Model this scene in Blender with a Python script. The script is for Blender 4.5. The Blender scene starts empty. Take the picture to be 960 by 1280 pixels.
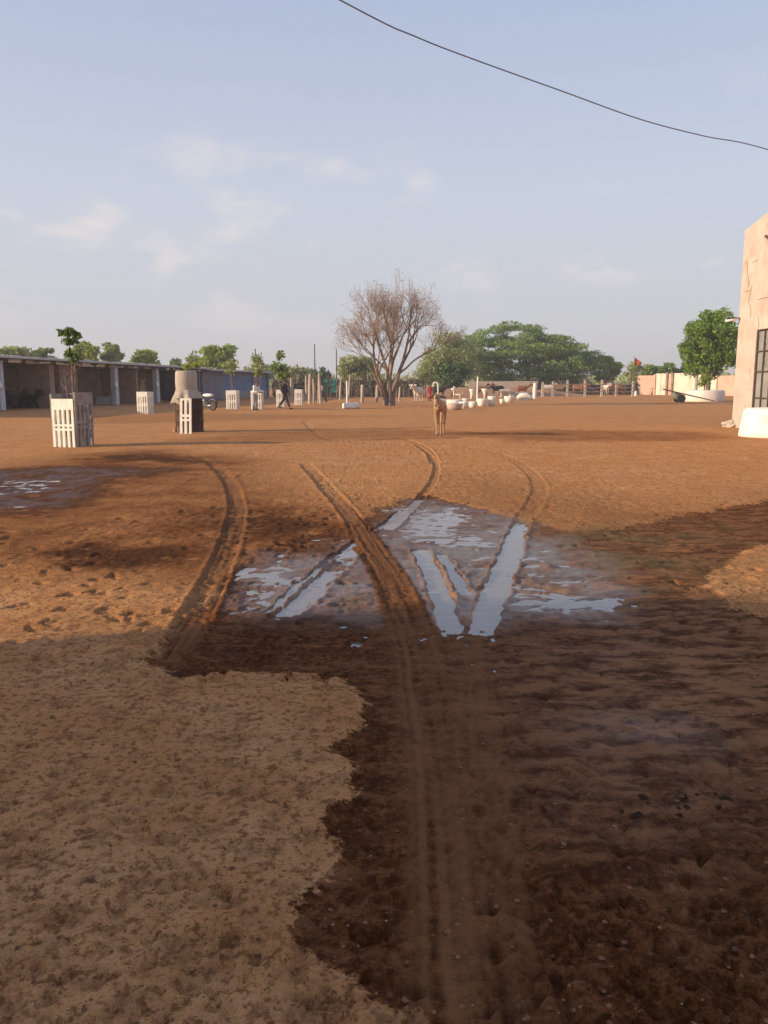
import bpy, math, random
import numpy as np
from mathutils import Vector, Matrix, noise as mnoise
R = math.radians
random.seed(7); rng = np.random.default_rng(7)
sc = bpy.context.scene
COL = sc.collection

# ------------------------------------------------------------------ camera
PITCH = math.atan(0.160)
F = 1000.0; H = 1.5
cam_d = bpy.data.cameras.new('camera'); cam = bpy.data.objects.new('camera', cam_d); COL.objects.link(cam)
cam.location = (0, 0, H); cam.rotation_euler = (math.pi/2 - PITCH, 0, 0)
cam_d.sensor_fit = 'VERTICAL'; cam_d.sensor_height = 36; cam_d.lens = 36*F/1280
cam_d.clip_end = 8000; cam_d.clip_start = 0.05
sc.camera = cam

# ------------------------------------------------------------------ light
SUN_EL, SUN_AZ = R(15.3), R(197.0)       # direction towards the sun, math angle from +x
world = bpy.data.worlds.new('World'); sc.world = world; world.use_nodes = True
nt = world.node_tree; nt.nodes.clear()
def N(t, **k):
    n = nt.nodes.new(t)
    for a, b in k.items(): setattr(n, a, b)
    return n
out = N('ShaderNodeOutputWorld'); bg = N('ShaderNodeBackground'); bg.inputs['Strength'].default_value = 0.099
sky = N('ShaderNodeTexSky', sky_type='NISHITA'); sky.sun_disc = False
sky.sun_elevation = SUN_EL
sky.sun_rotation = math.pi/2 - SUN_AZ      # blender: rotation 0 is +y, clockwise
sky.altitude = 100; sky.air_density = 1.0; sky.dust_density = 1.6; sky.ozone_density = 1.3
tc = N('ShaderNodeTexCoord'); sep = N('ShaderNodeSeparateXYZ'); nt.links.new(tc.outputs['Generated'], sep.inputs[0])
# dusty air: the low sky is pale grey all round
rmp = N('ShaderNodeMapRange', interpolation_type='SMOOTHSTEP'); rmp.inputs['From Min'].default_value = -0.05; rmp.inputs['From Max'].default_value = 0.62
rmp.inputs['To Min'].default_value = 0.92; rmp.inputs['To Max'].default_value = 0.62
nt.links.new(sep.outputs['Z'], rmp.inputs['Value'])
dustc = N('ShaderNodeValToRGB')
e = dustc.color_ramp.elements; e[0].position = 0.0; e[0].color = (5.2, 5.0, 5.15, 1); e[1].position = 0.62; e[1].color = (4.1, 4.85, 7.6, 1)
em = dustc.color_ramp.elements.new(0.22); em.color = (5.4, 5.75, 6.7, 1)
nt.links.new(sep.outputs['Z'], dustc.inputs['Fac'])
mixd = N('ShaderNodeMixRGB'); nt.links.new(rmp.outputs[0], mixd.inputs['Fac']); nt.links.new(sky.outputs[0], mixd.inputs[1]); nt.links.new(dustc.outputs[0], mixd.inputs[2])
# thin flat clouds, projected on a level layer
mp = N('ShaderNodeMapping'); mp.inputs['Scale'].default_value = (3.4, 3.4, 7.0); nt.links.new(tc.outputs['Generated'], mp.inputs['Vector'])
mp.inputs['Location'].default_value = (2.7, 0.9, 1.6)
nz = N('ShaderNodeTexNoise'); nz.inputs['Scale'].default_value = 1.7; nz.inputs['Detail'].default_value = 5; nz.inputs['Roughness'].default_value = 0.55
nt.links.new(mp.outputs[0], nz.inputs['Vector'])
cr = N('ShaderNodeMapRange', interpolation_type='SMOOTHSTEP'); cr.inputs['From Min'].default_value = 0.51; cr.inputs['From Max'].default_value = 0.70
nt.links.new(nz.outputs[0], cr.inputs['Value'])
band = N('ShaderNodeValToRGB'); b = band.color_ramp.elements
b[0].position = 0.04; b[0].color = (0, 0, 0, 1); b[1].position = 0.36; b[1].color = (0, 0, 0, 1)
bm_ = band.color_ramp.elements.new(0.14); bm_.color = (1, 1, 1, 1); bm2 = band.color_ramp.elements.new(0.24); bm2.color = (0.7, 0.7, 0.7, 1)
nt.links.new(sep.outputs['Z'], band.inputs['Fac'])
mul = N('ShaderNodeMath', operation='MULTIPLY'); nt.links.new(cr.outputs[0], mul.inputs[0]); nt.links.new(band.outputs[0], mul.inputs[1])
mul2 = N('ShaderNodeMath', operation='MULTIPLY'); nt.links.new(mul.outputs[0], mul2.inputs[0]); mul2.inputs[1].default_value = 0.6
mixc = N('ShaderNodeMixRGB'); mixc.inputs[2].default_value = (7.6, 6.7, 6.3, 1)
nt.links.new(mul2.outputs[0], mixc.inputs['Fac']); nt.links.new(mixd.outputs[0], mixc.inputs[1])
nt.links.new(mixc.outputs[0], bg.inputs['Color']); nt.links.new(bg.outputs[0], out.inputs['Surface'])

sun_d = bpy.data.lights.new('sun', 'SUN'); sun = bpy.data.objects.new('sun', sun_d); COL.objects.link(sun)
sun_d.energy = 5.0; sun_d.angle = R(0.6); sun_d.color = (1.0, 0.80, 0.57)
sd_ = Vector((math.cos(SUN_AZ)*math.cos(SUN_EL), math.sin(SUN_AZ)*math.cos(SUN_EL), math.sin(SUN_EL)))
sun.rotation_euler = sd_.to_track_quat('Z', 'Y').to_euler()
sc.view_settings.view_transform = 'Standard'; sc.view_settings.look = 'None'
sc.view_settings.gamma = 1; sc.view_settings.use_curve_mapping = False; sc.view_settings.exposure = 0.3

# ------------------------------------------------------------------ pixel -> place helpers
sP, cP = math.sin(PITCH), math.cos(PITCH)
def ray(px, py):
    cx, cy = (px-480)/F, (640-py)/F
    return (cx, cP + cy*sP, -sP + cy*cP)
def G(px, py, z=0.0):
    d = ray(px, py); t = (z-H)/d[2]
    return Vector((d[0]*t, d[1]*t, z))
def P(px, py, Y):
    d = ray(px, py); t = Y/d[1]
    return Vector((d[0]*t, Y, H+d[2]*t))
def hgt(py, Y): return P(480, py, Y).z
def at(px, Y):  # foot of the column seen at px, depth Y (pixel x measured at ground row)
    w = -H; depth = Y*cP - w*sP
    return Vector(((px-480)/F*depth, Y, 0))

# ------------------------------------------------------------------ materials
MATS = {}
def mat(name, col, rough=0.85, var=0.15, scale=6.0, bump=0.3, bscale=None, metal=0.0, spec=0.3, stain=None, stain_amt=0.0, stain_scale=1.5, island=0.0, transl=0.0, bdist=0.02):
    m = bpy.data.materials.new(name); m.use_nodes = True; t = m.node_tree; t.nodes.clear()
    L = t.links.new
    o = t.nodes.new('ShaderNodeOutputMaterial'); p = t.nodes.new('ShaderNodeBsdfPrincipled')
    p.inputs['Roughness'].default_value = rough; p.inputs['Metallic'].default_value = metal; p.inputs['Specular IOR Level'].default_value = spec
    c = t.nodes.new('ShaderNodeTexCoord'); n1 = t.nodes.new('ShaderNodeTexNoise'); n1.inputs['Scale'].default_value = scale; n1.inputs['Detail'].default_value = 6
    L(c.outputs['Object'], n1.inputs['Vector'])
    mr = t.nodes.new('ShaderNodeMapRange'); mr.inputs['From Min'].default_value = 0.3; mr.inputs['From Max'].default_value = 0.7
    mr.inputs['To Min'].default_value = 1-var; mr.inputs['To Max'].default_value = 1+var; L(n1.outputs[0], mr.inputs['Value'])
    mul = t.nodes.new('ShaderNodeVectorMath'); mul.operation = 'SCALE'; mul.inputs[0].default_value = col[:3]; L(mr.outputs[0], mul.inputs['Scale'])
    last = mul.outputs[0]
    if stain:
        n2 = t.nodes.new('ShaderNodeTexNoise'); n2.inputs['Scale'].default_value = stain_scale; n2.inputs['Detail'].default_value = 8; n2.inputs['Roughness'].default_value = 0.65
        L(c.outputs['Object'], n2.inputs['Vector'])
        r2 = t.nodes.new('ShaderNodeMapRange'); r2.inputs['From Min'].default_value = 0.5; r2.inputs['From Max'].default_value = 0.62; r2.inputs['To Max'].default_value = stain_amt
        L(n2.outputs[0], r2.inputs['Value'])
        mx = t.nodes.new('ShaderNodeMixRGB'); L(r2.outputs[0], mx.inputs['Fac']); L(last, mx.inputs[1]); mx.inputs[2].default_value = (*stain, 1); last = mx.outputs[0]
    if island:
        g = t.nodes.new('ShaderNodeNewGeometry'); r3 = t.nodes.new('ShaderNodeMapRange'); r3.inputs['To Min'].default_value = 1-island; r3.inputs['To Max'].default_value = 1+island
        L(g.outputs['Random Per Island'], r3.inputs['Value'])
        m3 = t.nodes.new('ShaderNodeVectorMath'); m3.operation = 'SCALE'; L(last, m3.inputs[0]); L(r3.outputs[0], m3.inputs['Scale']); last = m3.outputs[0]
    L(last, p.inputs['Base Color'])
    if bump:
        nb = t.nodes.new('ShaderNodeTexNoise'); nb.inputs['Scale'].default_value = bscale or scale*4; nb.inputs['Detail'].default_value = 6
        L(c.outputs['Object'], nb.inputs['Vector']); bu = t.nodes.new('ShaderNodeBump'); bu.inputs['Strength'].default_value = bump; bu.inputs['Distance'].default_value = bdist
        L(nb.outputs[0], bu.inputs['Height']); L(bu.outputs[0], p.inputs['Normal'])
    fin = p.outputs[0]
    if transl:
        tr = t.nodes.new('ShaderNodeBsdfTranslucent'); L(last, tr.inputs['Color']); ms = t.nodes.new('ShaderNodeMixShader'); ms.inputs[0].default_value = transl
        L(p.outputs[0], ms.inputs[1]); L(tr.outputs[0], ms.inputs[2]); fin = ms.outputs[0]
    L(fin, o.inputs['Surface']); MATS[name] = m
    return m
M = MATS
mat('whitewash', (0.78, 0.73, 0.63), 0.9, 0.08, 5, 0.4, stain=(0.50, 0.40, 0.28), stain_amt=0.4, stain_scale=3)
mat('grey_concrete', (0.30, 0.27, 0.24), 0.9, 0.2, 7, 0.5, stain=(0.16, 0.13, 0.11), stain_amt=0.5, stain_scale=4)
mat('post_paint', (0.52, 0.53, 0.55), 0.9, 0.12, 3, 0.3, stain=(0.28, 0.22, 0.19), stain_amt=0.5, stain_scale=1.5)
mat('mud_wall', (0.34, 0.235, 0.165), 0.95, 0.2, 2, 0.5)
mat('brick_red', (0.26, 0.15, 0.11), 0.95, 0.25, 6, 0.5, stain=(0.35, 0.29, 0.24), stain_amt=0.6)
mat('roof_sheet', (0.55, 0.53, 0.50), 0.75, 0.2, 1.5, 0.2, stain=(0.36, 0.31, 0.27), stain_amt=0.5)
mat('rafter_wood', (0.14, 0.10, 0.07), 0.9, 0.25, 8, 0.4)
mat('blue_paint', (0.15, 0.20, 0.32), 0.85, 0.15, 1.5, 0.3, stain=(0.22, 0.23, 0.27), stain_amt=0.5)
mat('lilac_paint', (0.30, 0.24, 0.32), 0.85, 0.12, 2, 0.3)
mat('grey_lilac', (0.22, 0.19, 0.22), 0.9, 0.2, 2, 0.3, stain=(0.13, 0.11, 0.11), stain_amt=0.5)
mat('plaster', (0.50, 0.41, 0.34), 0.92, 0.14, 1.2, 0.6, bscale=7, stain=(0.40, 0.28, 0.21), stain_amt=0.65, stain_scale=1.1)
mat('pale_plaster', (0.70, 0.60, 0.50), 0.92, 0.10, 1.2, 0.4, bscale=9)
mat('rusty_iron', (0.10, 0.07, 0.055), 0.75, 0.25, 6, 0.3, metal=0.2)
mat('glass_grey', (0.26, 0.25, 0.23), 0.55, 0.15, 2, 0.0)
mat('wall_white', (0.64, 0.57, 0.46), 0.92, 0.10, 0.7, 0.4, bscale=4, stain=(0.45, 0.36, 0.27), stain_amt=0.5, stain_scale=0.6)
mat('wall_pink', (0.58, 0.36, 0.27), 0.92, 0.15, 0.7, 0.4, bscale=4, stain=(0.36, 0.24, 0.18), stain_amt=0.5, stain_scale=0.6)
mat('bark', (0.16, 0.115, 0.085), 0.95, 0.25, 5, 0.6)
mat('bark_pale', (0.23, 0.165, 0.12), 0.95, 0.25, 5, 0.6)
mat('twigs', (0.27, 0.19, 0.13), 0.95, 0.25, 1, 0.0)
mat('leaf_dry', (0.36, 0.235, 0.14), 0.9, 0.2, 0.6, 0, island=0.35, transl=0.3)
mat('leaf_acacia', (0.20, 0.28, 0.07), 0.8, 0.25, 0.25, 0, island=0.35, transl=0.30)
mat('leaf_bright', (0.30, 0.38, 0.065), 0.75, 0.25, 0.5, 0, island=0.4, transl=0.42)
mat('leaf_neem', (0.19, 0.29, 0.040), 0.7, 0.25, 0.5, 0, island=0.4, transl=0.42)
mat('leaf_olive', (0.33, 0.37, 0.14), 0.8, 0.25, 0.4, 0, island=0.35, transl=0.42)
mat('leaf_dark', (0.08, 0.13, 0.04), 0.7, 0.25, 1, 0, island=0.4, transl=0.2)
mat('leaf_sapling', (0.11, 0.17, 0.035), 0.5, 0.25, 3, 0, island=0.4, transl=0.3)
mat('stick_wood', (0.33, 0.25, 0.18), 0.95, 0.3, 4, 0.5)
mat('stone_post', (0.44, 0.35, 0.27), 0.95, 0.15, 4, 0.5)
mat('brush_dark', (0.10, 0.075, 0.06), 0.95, 0.3, 2, 0.0, island=0.4)
mat('green_board', (0.02, 0.26, 0.19), 0.6, 0.1, 2, 0.1)
mat('brown_drum', (0.055, 0.022, 0.012), 0.7, 0.3, 4, 0.3)
mat('sackcloth', (0.40, 0.34, 0.27), 0.95, 0.12, 5, 0.5, bscale=30)
mat('sack_pale', (0.50, 0.40, 0.34), 0.95, 0.12, 5, 0.5, bscale=30)
mat('orange_brick', (0.60, 0.30, 0.17), 0.9, 0.2, 8, 0.4)
mat('black_paint', (0.02, 0.02, 0.022), 0.4, 0.1, 6, 0.0, spec=0.5)
mat('rubber', (0.03, 0.028, 0.026), 0.85, 0.1, 6, 0.2)
mat('chrome', (0.5, 0.5, 0.5), 0.3, 0.05, 6, 0.0, metal=1.0)
mat('white_plastic', (0.75, 0.74, 0.70), 0.5, 0.05, 6, 0.0)
mat('skin', (0.16, 0.085, 0.055), 0.6, 0.08, 6, 0.0)
mat('hair', (0.015, 0.012, 0.01), 0.7, 0.1, 10, 0.2)
mat('cloth_white', (0.72, 0.70, 0.66), 0.9, 0.06, 6, 0.2)
mat('cloth_grey', (0.33, 0.30, 0.28), 0.9, 0.08, 6, 0.2)
mat('cloth_dark', (0.035, 0.03, 0.035), 0.9, 0.1, 6, 0.2)
mat('cloth_brown', (0.13, 0.09, 0.07), 0.9, 0.1, 6, 0.2)
mat('cloth_red', (0.50, 0.05, 0.05), 0.85, 0.1, 6, 0.2)
mat('flag_red', (0.55, 0.13, 0.03), 0.85, 0.1, 6, 0.0, transl=0.3)
mat('hide_calf', (0.40, 0.25, 0.14), 0.8, 0.15, 9, 0.3, bscale=60, stain=(0.27, 0.125, 0.055), stain_amt=0.75, stain_scale=2.2)
mat('hide_dark', (0.045, 0.032, 0.026), 0.7, 0.2, 5, 0.2)
mat('hide_red', (0.27, 0.105, 0.045), 0.8, 0.2, 5, 0.2)
mat('hide_white', (0.62, 0.53, 0.43), 0.8, 0.1, 5, 0.2, stain=(0.42, 0.33, 0.25), stain_amt=0.4)
mat('hide_brown', (0.14, 0.075, 0.045), 0.8, 0.2, 5, 0.2)
mat('horn', (0.10, 0.085, 0.07), 0.5, 0.1, 8, 0.0)
mat('barrel_green', (0.16, 0.17, 0.11), 0.7, 0.2, 5, 0.2)
mat('wire', (0.18, 0.18, 0.19), 0.6, 0.0, 5, 0.0)
mat('earth', (0.36, 0.20, 0.115), 0.97, 0.18, 1.5, 0.6)
mat('clod', (0.20, 0.095, 0.045), 0.97, 0.25, 20, 0.4, island=0.4)
mat('pebble', (0.42, 0.30, 0.20), 0.9, 0.1, 20, 0.2, island=0.4)
mat('dung', (0.05, 0.028, 0.016), 0.98, 0.2, 30, 0.5, spec=0.05)

# ------------------------------------------------------------------ mesh helpers
class MB:
    def __init__(s): s.v = []; s.f = []
    def add(s, v, f):
        o = len(s.v); s.v += [tuple(a) for a in v]; s.f += [tuple(i+o for i in q) for q in f]; return s
    def box(s, c, d, rz=0.0, taper=1.0, M4=None):
        x, y, z = d[0]/2, d[1]/2, d[2]/2; vs = []
        for sz in (-1, 1):
            k = taper if sz > 0 else 1
            for sx, sy in ((-1,-1),(1,-1),(1,1),(-1,1)):
                a, b = sx*x*k, sy*y*k
                vs.append((c[0]+a*math.cos(rz)-b*math.sin(rz), c[1]+a*math.sin(rz)+b*math.cos(rz), c[2]+sz*z))
        return s.add(vs, [(3,2,1,0),(4,5,6,7),(0,1,5,4),(1,2,6,5),(2,3,7,6),(3,0,4,7)])
    def tube(s, pts, rad, n=6, cap=True):
        pts = [Vector(p) for p in pts]
        if not hasattr(rad, '__len__'): rad = [rad]*len(pts)
        o = len(s.v); up = None
        for i, p in enumerate(pts):
            t = (pts[min(i+1, len(pts)-1)]-pts[max(i-1, 0)])
            t = t.normalized() if t.length > 1e-9 else Vector((0,0,1))
            if up is None:
                up = Vector((0,0,1)).cross(t)
                if up.length < 1e-3: up = Vector((1,0,0))
            up = (up - t*up.dot(t)).normalized(); b = t.cross(up)
            for k in range(n):
                a = 2*math.pi*k/n; q = p+(up*math.cos(a)+b*math.sin(a))*rad[i]; s.v.append((q.x, q.y, q.z))
        for i in range(len(pts)-1):
            for k in range(n):
                k2 = (k+1) % n; s.f.append((o+i*n+k, o+i*n+k2, o+(i+1)*n+k2, o+(i+1)*n+k))
        if cap and n > 2:
            s.f.append(tuple(o+k for k in range(n))[::-1]); s.f.append(tuple(o+(len(pts)-1)*n+k for k in range(n)))
        return s
    def lathe(s, prof, n=20, c=(0,0,0), closed=True, wob=0.0):
        o = len(s.v)
        for r, z in prof:
            for k in range(n):
                a = 2*math.pi*k/n; rr = r*(1+wob*math.sin(3*a+z*7)); s.v.append((c[0]+rr*math.cos(a), c[1]+rr*math.sin(a), c[2]+z))
        for i in range(len(prof)-1):
            for k in range(n):
                k2 = (k+1) % n; s.f.append((o+i*n+k, o+i*n+k2, o+(i+1)*n+k2, o+(i+1)*n+k))
        if closed:
            s.f.append(tuple(o+k for k in range(n))[::-1]); s.f.append(tuple(o+(len(prof)-1)*n+k for k in range(n)))
        return s
    def ball(s, c, r, n=10, m=7, R3=None):
        o = len(s.v); r = (r, r, r) if not hasattr(r, '__len__') else r
        vs = []
        for i in range(m+1):
            th = math.pi*i/m
            for k in range(n):
                a = 2*math.pi*k/n; q = Vector((r[0]*math.sin(th)*math.cos(a), r[1]*math.sin(th)*math.sin(a), -r[2]*math.cos(th)))
                if R3: q = R3 @ q
                vs.append((c[0]+q.x, c[1]+q.y, c[2]+q.z))
        s.v += vs
        for i in range(m):
            for k in range(n):
                k2 = (k+1) % n; s.f.append((o+i*n+k, o+i*n+k2, o+(i+1)*n+k2, o+(i+1)*n+k))
        return s
    def slab(s, xs, zs, solid, th, y0=0.0):
        """grid of cells in the xz plane; solid(i,k) -> bool, extruded th in y"""
        S = lambda i, k: 0 <= i < len(xs)-1 and 0 <= k < len(zs)-1 and solid(i, k)
        idx = {}
        def V(i, k, b):
            key = (i, k, b)
            if key not in idx: idx[key] = len(s.v); s.v.append((xs[i], y0+(th if b else 0), zs[k]))
            return idx[key]
        for i in range(len(xs)-1):
            for k in range(len(zs)-1):
                if not S(i, k): continue
                s.f.append((V(i,k,0), V(i+1,k,0), V(i+1,k+1,0), V(i,k+1,0)))
                s.f.append((V(i,k,1), V(i,k+1,1), V(i+1,k+1,1), V(i+1,k,1)))
                if not S(i-1, k): s.f.append((V(i,k,0), V(i,k+1,0), V(i,k+1,1), V(i,k,1)))
                if not S(i+1, k): s.f.append((V(i+1,k,0), V(i+1,k,1), V(i+1,k+1,1), V(i+1,k+1,0)))
                if not S(i, k-1): s.f.append((V(i,k,0), V(i,k,1), V(i+1,k,1), V(i+1,k,0)))
                if not S(i, k+1): s.f.append((V(i,k+1,0), V(i+1,k+1,0), V(i+1,k+1,1), V(i,k+1,1)))
        return s
    def mesh(s, name, smooth=False):
        me = bpy.data.meshes.new(name); me.from_pydata(s.v, [], s.f); me.update()
        if smooth: me.polygons.foreach_set('use_smooth', [True]*len(me.polygons))
        return me
    def jitter(s, a):
        s.v = [(x+random.uniform(-a, a), y+random.uniform(-a, a), z+random.uniform(-a, a)) for x, y, z in s.v]; return s

def obj(name, mb, m, parent=None, smooth=False, loc=None):
    me = mb if isinstance(mb, bpy.types.Mesh) else mb.mesh(name, smooth)
    o = bpy.data.objects.new(name, me); COL.objects.link(o)
    if m is not None and len(me.materials) == 0: me.materials.append(M[m] if isinstance(m, str) else m)
    if parent is not None: o.parent = parent
    if loc is not None: o.location = loc
    return o
def bevel(o, w=0.01, seg=1):
    b = o.modifiers.new('bevel', 'BEVEL'); b.width = w; b.segments = seg; b.limit_method = 'ANGLE'; return o
def tag(o, label=None, cat=None, group=None, kind=None):
    if label: o['label'] = label
    if cat: o['category'] = cat
    if group: o['group'] = group
    if kind: o['kind'] = kind
    return o
def thing(name, label, cat, loc=(0,0,0), rz=0.0, group=None):
    o = bpy.data.objects.new(name, None); COL.objects.link(o); o.location = loc; o.rotation_euler = (0, 0, rz); o.empty_display_size = 0.3
    return tag(o, label, cat, group)
def copy_tree(o, parent=None):
    c = o.copy(); COL.objects.link(c); c.parent = parent
    if parent is not None: c.matrix_parent_inverse = o.matrix_parent_inverse.copy()
    for ch in list(KIDS(o)): copy_tree(ch, c)
    return c
def KIDS(o): return [c for c in COL.objects if c.parent == o]

# ------------------------------------------------------------------ numpy noise
def vnoise(x, y, seed=0):
    xi = np.floor(x).astype(np.int64); yi = np.floor(y).astype(np.int64); fx = x-xi; fy = y-yi
    fx = fx*fx*(3-2*fx); fy = fy*fy*(3-2*fy)
    def h(a, b):
        n = (a*374761393 + b*668265263 + seed*1442695041) & 0xffffffff
        n = ((n ^ (n >> 13))*1274126177) & 0xffffffff
        return ((n ^ (n >> 16)) & 0xffff)/65535.0
    return (h(xi, yi)*(1-fx)+h(xi+1, yi)*fx)*(1-fy)+(h(xi, yi+1)*(1-fx)+h(xi+1, yi+1)*fx)*fy
def fbm(x, y, s, o=3, seed=0):
    r = 0; a = 1; t = 0
    for k in range(o):
        r = r + a*(vnoise(x/s*(2**k)+17.3*k, y/s*(2**k)-9.1*k, seed+k)-0.5); t += a; a *= 0.5
    return 2*r/t
def sdpoly(X, Y, pts):
    """signed distance to polygon, + inside"""
    d = np.full(X.shape, 1e9); ins = np.zeros(X.shape, bool); n = len(pts)
    for i in range(n):
        x1, y1 = pts[i][:2]; x2, y2 = pts[(i+1) % n][:2]
        ex, ey = x2-x1, y2-y1; wx, wy = X-x1, Y-y1
        t = np.clip((wx*ex+wy*ey)/(ex*ex+ey*ey+1e-12), 0, 1)
        d = np.minimum(d, np.hypot(wx-ex*t, wy-ey*t))
        c = ((y1 > Y) != (y2 > Y)) & (X < (x2-x1)*(Y-y1)/((y2-y1) if abs(y2-y1) > 1e-12 else 1e-12)+x1)
        ins ^= c
    return np.where(ins, d, -d)
def smooth_path(pts, n=12):
    pts = [Vector(p) for p in pts]; o = []
    for i in range(len(pts)-1):
        p0 = pts[max(i-1, 0)]; p1 = pts[i]; p2 = pts[i+1]; p3 = pts[min(i+2, len(pts)-1)]
        for k in range(n):
            t = k/n; o.append(0.5*((2*p1)+(p2-p0)*t+(2*p0-5*p1+4*p2-p3)*t*t+(3*p1-p0-3*p2+p3)*t**3))
    o.append(pts[-1]); return o
def track_coord(X, Y, pts):
    """signed lateral offset, arc length, nearest distance"""
    best = np.full(X.shape, 1e9); lat = np.zeros(X.shape); arc = np.zeros(X.shape); S = 0
    for i in range(len(pts)-1):
        x1, y1 = pts[i][:2]; x2, y2 = pts[i+1][:2]; ex, ey = x2-x1, y2-y1; L = math.hypot(ex, ey)+1e-9
        wx, wy = X-x1, Y-y1; t = np.clip((wx*ex+wy*ey)/(L*L), 0, 1)
        d = np.hypot(wx-ex*t, wy-ey*t); m = d < best
        best = np.where(m, d, best); lat = np.where(m, np.sign(ex*wy-ey*wx)*d, lat); arc = np.where(m, S+t*L, arc); S += L
    return lat, arc, best, S
def sstep(a, b, x):
    t = np.clip((x-a)/(b-a), 0, 1); return t*t*(3-2*t)

# ------------------------------------------------------------------ ground sheet
ys = [-60, -30, -12, -5, -1, 0.2, 0.8, 1.2]
y = 1.45
while y < 4000:
    ys.append(y)
    g = 0.0048 if y < 11 else (0.009 if y < 60 else 0.06)
    y += y*g
ys = np.array(ys)
xf = list(np.arange(0, 1.2, 0.010))+list(np.arange(1.2, 3.2, 0.016)); x = 3.2
while x < 9: xf.append(x); x += 0.028
while x < 4000: xf.append(x); x += (x-7.5)*0.06+0.03
xf = np.array(xf); xs = np.concatenate([-xf[:0:-1], xf])
X, Y = np.meshgrid(xs, ys); nr, nc = X.shape
Xf, Yf = X.ravel(), Y.ravel()
near = (Yf < 75) & (np.abs(Xf) < 45)
Xn, Yn = Xf[near], Yf[near]
wx_ = Xn + 0.10*fbm(Xn, Yn, 0.35, 3, 5)*np.clip(Yn/6, 0.5, 3); wy_ = Yn + 0.12*fbm(Xn, Yn, 0.3, 3, 9)*np.clip(Yn/5, 0.5, 5)
def PG(l): return [G(*p) for p in l]
WET = [(186,828),(215,790),(240,765),(275,745),(285,715),(320,690),(360,676),(420,662),(460,645),(480,630),(530,616),(590,630),(650,650),(720,664),(800,656),(870,641),(960,625),(1100,610),(1400,640),(1500,1600),(575,1600),(545,1280),(520,1250),(480,1235),(440,1210),(380,1180),(365,1140),(388,1110),(420,1065),(400,1020),(440,985),(447,950),(405,935),(450,905),(462,875),(430,850),(370,836),(300,840),(230,846)]
DRY = [(885,735),(890,715),(920,695),(960,680),(1150,650),(1250,760),(1150,800),(960,772),(920,760)]
DAMP = [(-200,590),(0,582),(100,568),(200,563),(310,576),(330,600),(420,636),(440,660),(320,690),(280,725),(200,724),(150,716),(60,722),(0,705),(-200,720)]
DARK1 = [(35,694),(110,680),(205,688),(215,702),(150,716),(60,712)]
DARK2 = [(-200,600),(0,588),(90,584),(220,588),(130,600),(100,628),(50,640),(0,640),(-200,650)]
SHADEA = [(560,541),(700,537),(880,540),(930,547),(840,552),(640,551)]  # long cast shadow right of the calf, painted into the soil colour
SHADEB = [(200,552),(330,540),(520,537),(640,541),(560,547),(330,552)]  # shadow streak right of the drum, painted into the soil colour
SHADEC = [(90,520),(300,517),(480,520),(300,526),(120,530)]  # farther shadow streak beside the guards, also painted into the soil
DARK6 = [(100,568),(180,561),(300,572),(310,582),(200,580),(120,578)]
BAND = [(0,775),(120,765),(240,772),(240,800),(120,797),(0,808)]
MIDB = [(270,640),(460,640),(600,600),(900,640),(960,620),(960,660),(700,680),(560,640),(440,690),(260,740)]
POOLA = [(296,735),(318,702),(350,695),(378,712),(365,745),(338,757),(305,752)]
POOLB = [(478,660),(505,636),(560,630),(612,648),(603,668),(565,676),(520,672)]
POOLC = [(640,712),(668,692),(720,700),(748,728),(770,752),(745,768),(700,762),(665,752),(645,738)]
POOLE = [(500,700),(560,676),(640,672),(640,720),(620,768),(560,768),(520,745)]
POOLF = [(740,900),(790,885),(850,900),(860,925),(800,940),(750,925)]
POOLD = [(-60,612),(10,598),(60,598),(100,606),(75,622),(45,636),(-60,645)]
FILM = [(560,690),(700,670),(800,690),(850,760),(860,860),(900,960),(800,1010),(700,980),(690,880),(640,800),(600,780),(470,760),(440,720)]
ZONE = [(283,752),(296,715),(322,690),(400,690),(450,672),(480,650),(520,622),(600,628),(660,652),(700,672),(770,700),(800,740),(790,772),(720,776),(640,785),(540,785),(420,772),(340,768)]
DRYING = [(650,790),(760,775),(960,770),(1100,800),(1100,960),(960,985),(880,950),(800,1010),(720,960),(660,880)]
DRYING2 = [(700,660),(860,655),(960,640),(960,690),(890,720),(860,760),(760,690)]
GREEN = [(600,690),(660,664),(760,664),(870,672),(890,700),(850,720),(760,716),(660,712)]
def rr(k=1.0): return (0.06+0.022*np.clip(Yn, 0, 60))*k
def soft(pl, k=1.0, X_=None, Y_=None): return np.clip(0.5+sdpoly(wx_, wy_, PG(pl))/(2*rr(k)), 0, 1)
wet = np.minimum(soft(WET), 1-soft(DRY))
damp_shade = soft(DAMP, 2.4)*0.85 + soft(DARK1, 1.0)*0.6 + soft(DARK2, 2)*0.9 + soft(SHADEA, 0.9)*0.75+soft(SHADEB, 1.0)*0.6+soft(SHADEC, 1.5)*0.45+soft(DARK6, 1.2)*0.5 + soft(BAND, 2.5)*0.3 + soft(MIDB, 4)*0.6  # real damp patches and the painted shadow streaks share this mask
damp_shade = np.maximum(damp_shade, 0)
drying = soft(DRYING, 7)*1.0+soft(DRYING2, 4)*0.6; film = soft(FILM, 5); green = soft(GREEN, 6)
film = np.maximum(film*0.4, soft(DARK2, 1.2)*0.55)
film = np.maximum(film, soft(ZONE, 1.6)); film = np.maximum(film, soft(POOLF, 4)*0.85)
wn = sstep(0.35, 0.65, wet)
z = 0.030*fbm(Xn, Yn, 2.6, 2, 31)*sstep(3, 14, Yn) + 0.010*fbm(Xn, Yn, 0.7, 3, 3)
cl = np.abs(fbm(Xn, Yn, 0.16, 3, 11)); fine = fbm(Xn, Yn, 0.055, 2, 21)
patch = sstep(-0.25, 0.4, fbm(Xn, Yn, 0.9, 2, 44))
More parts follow.
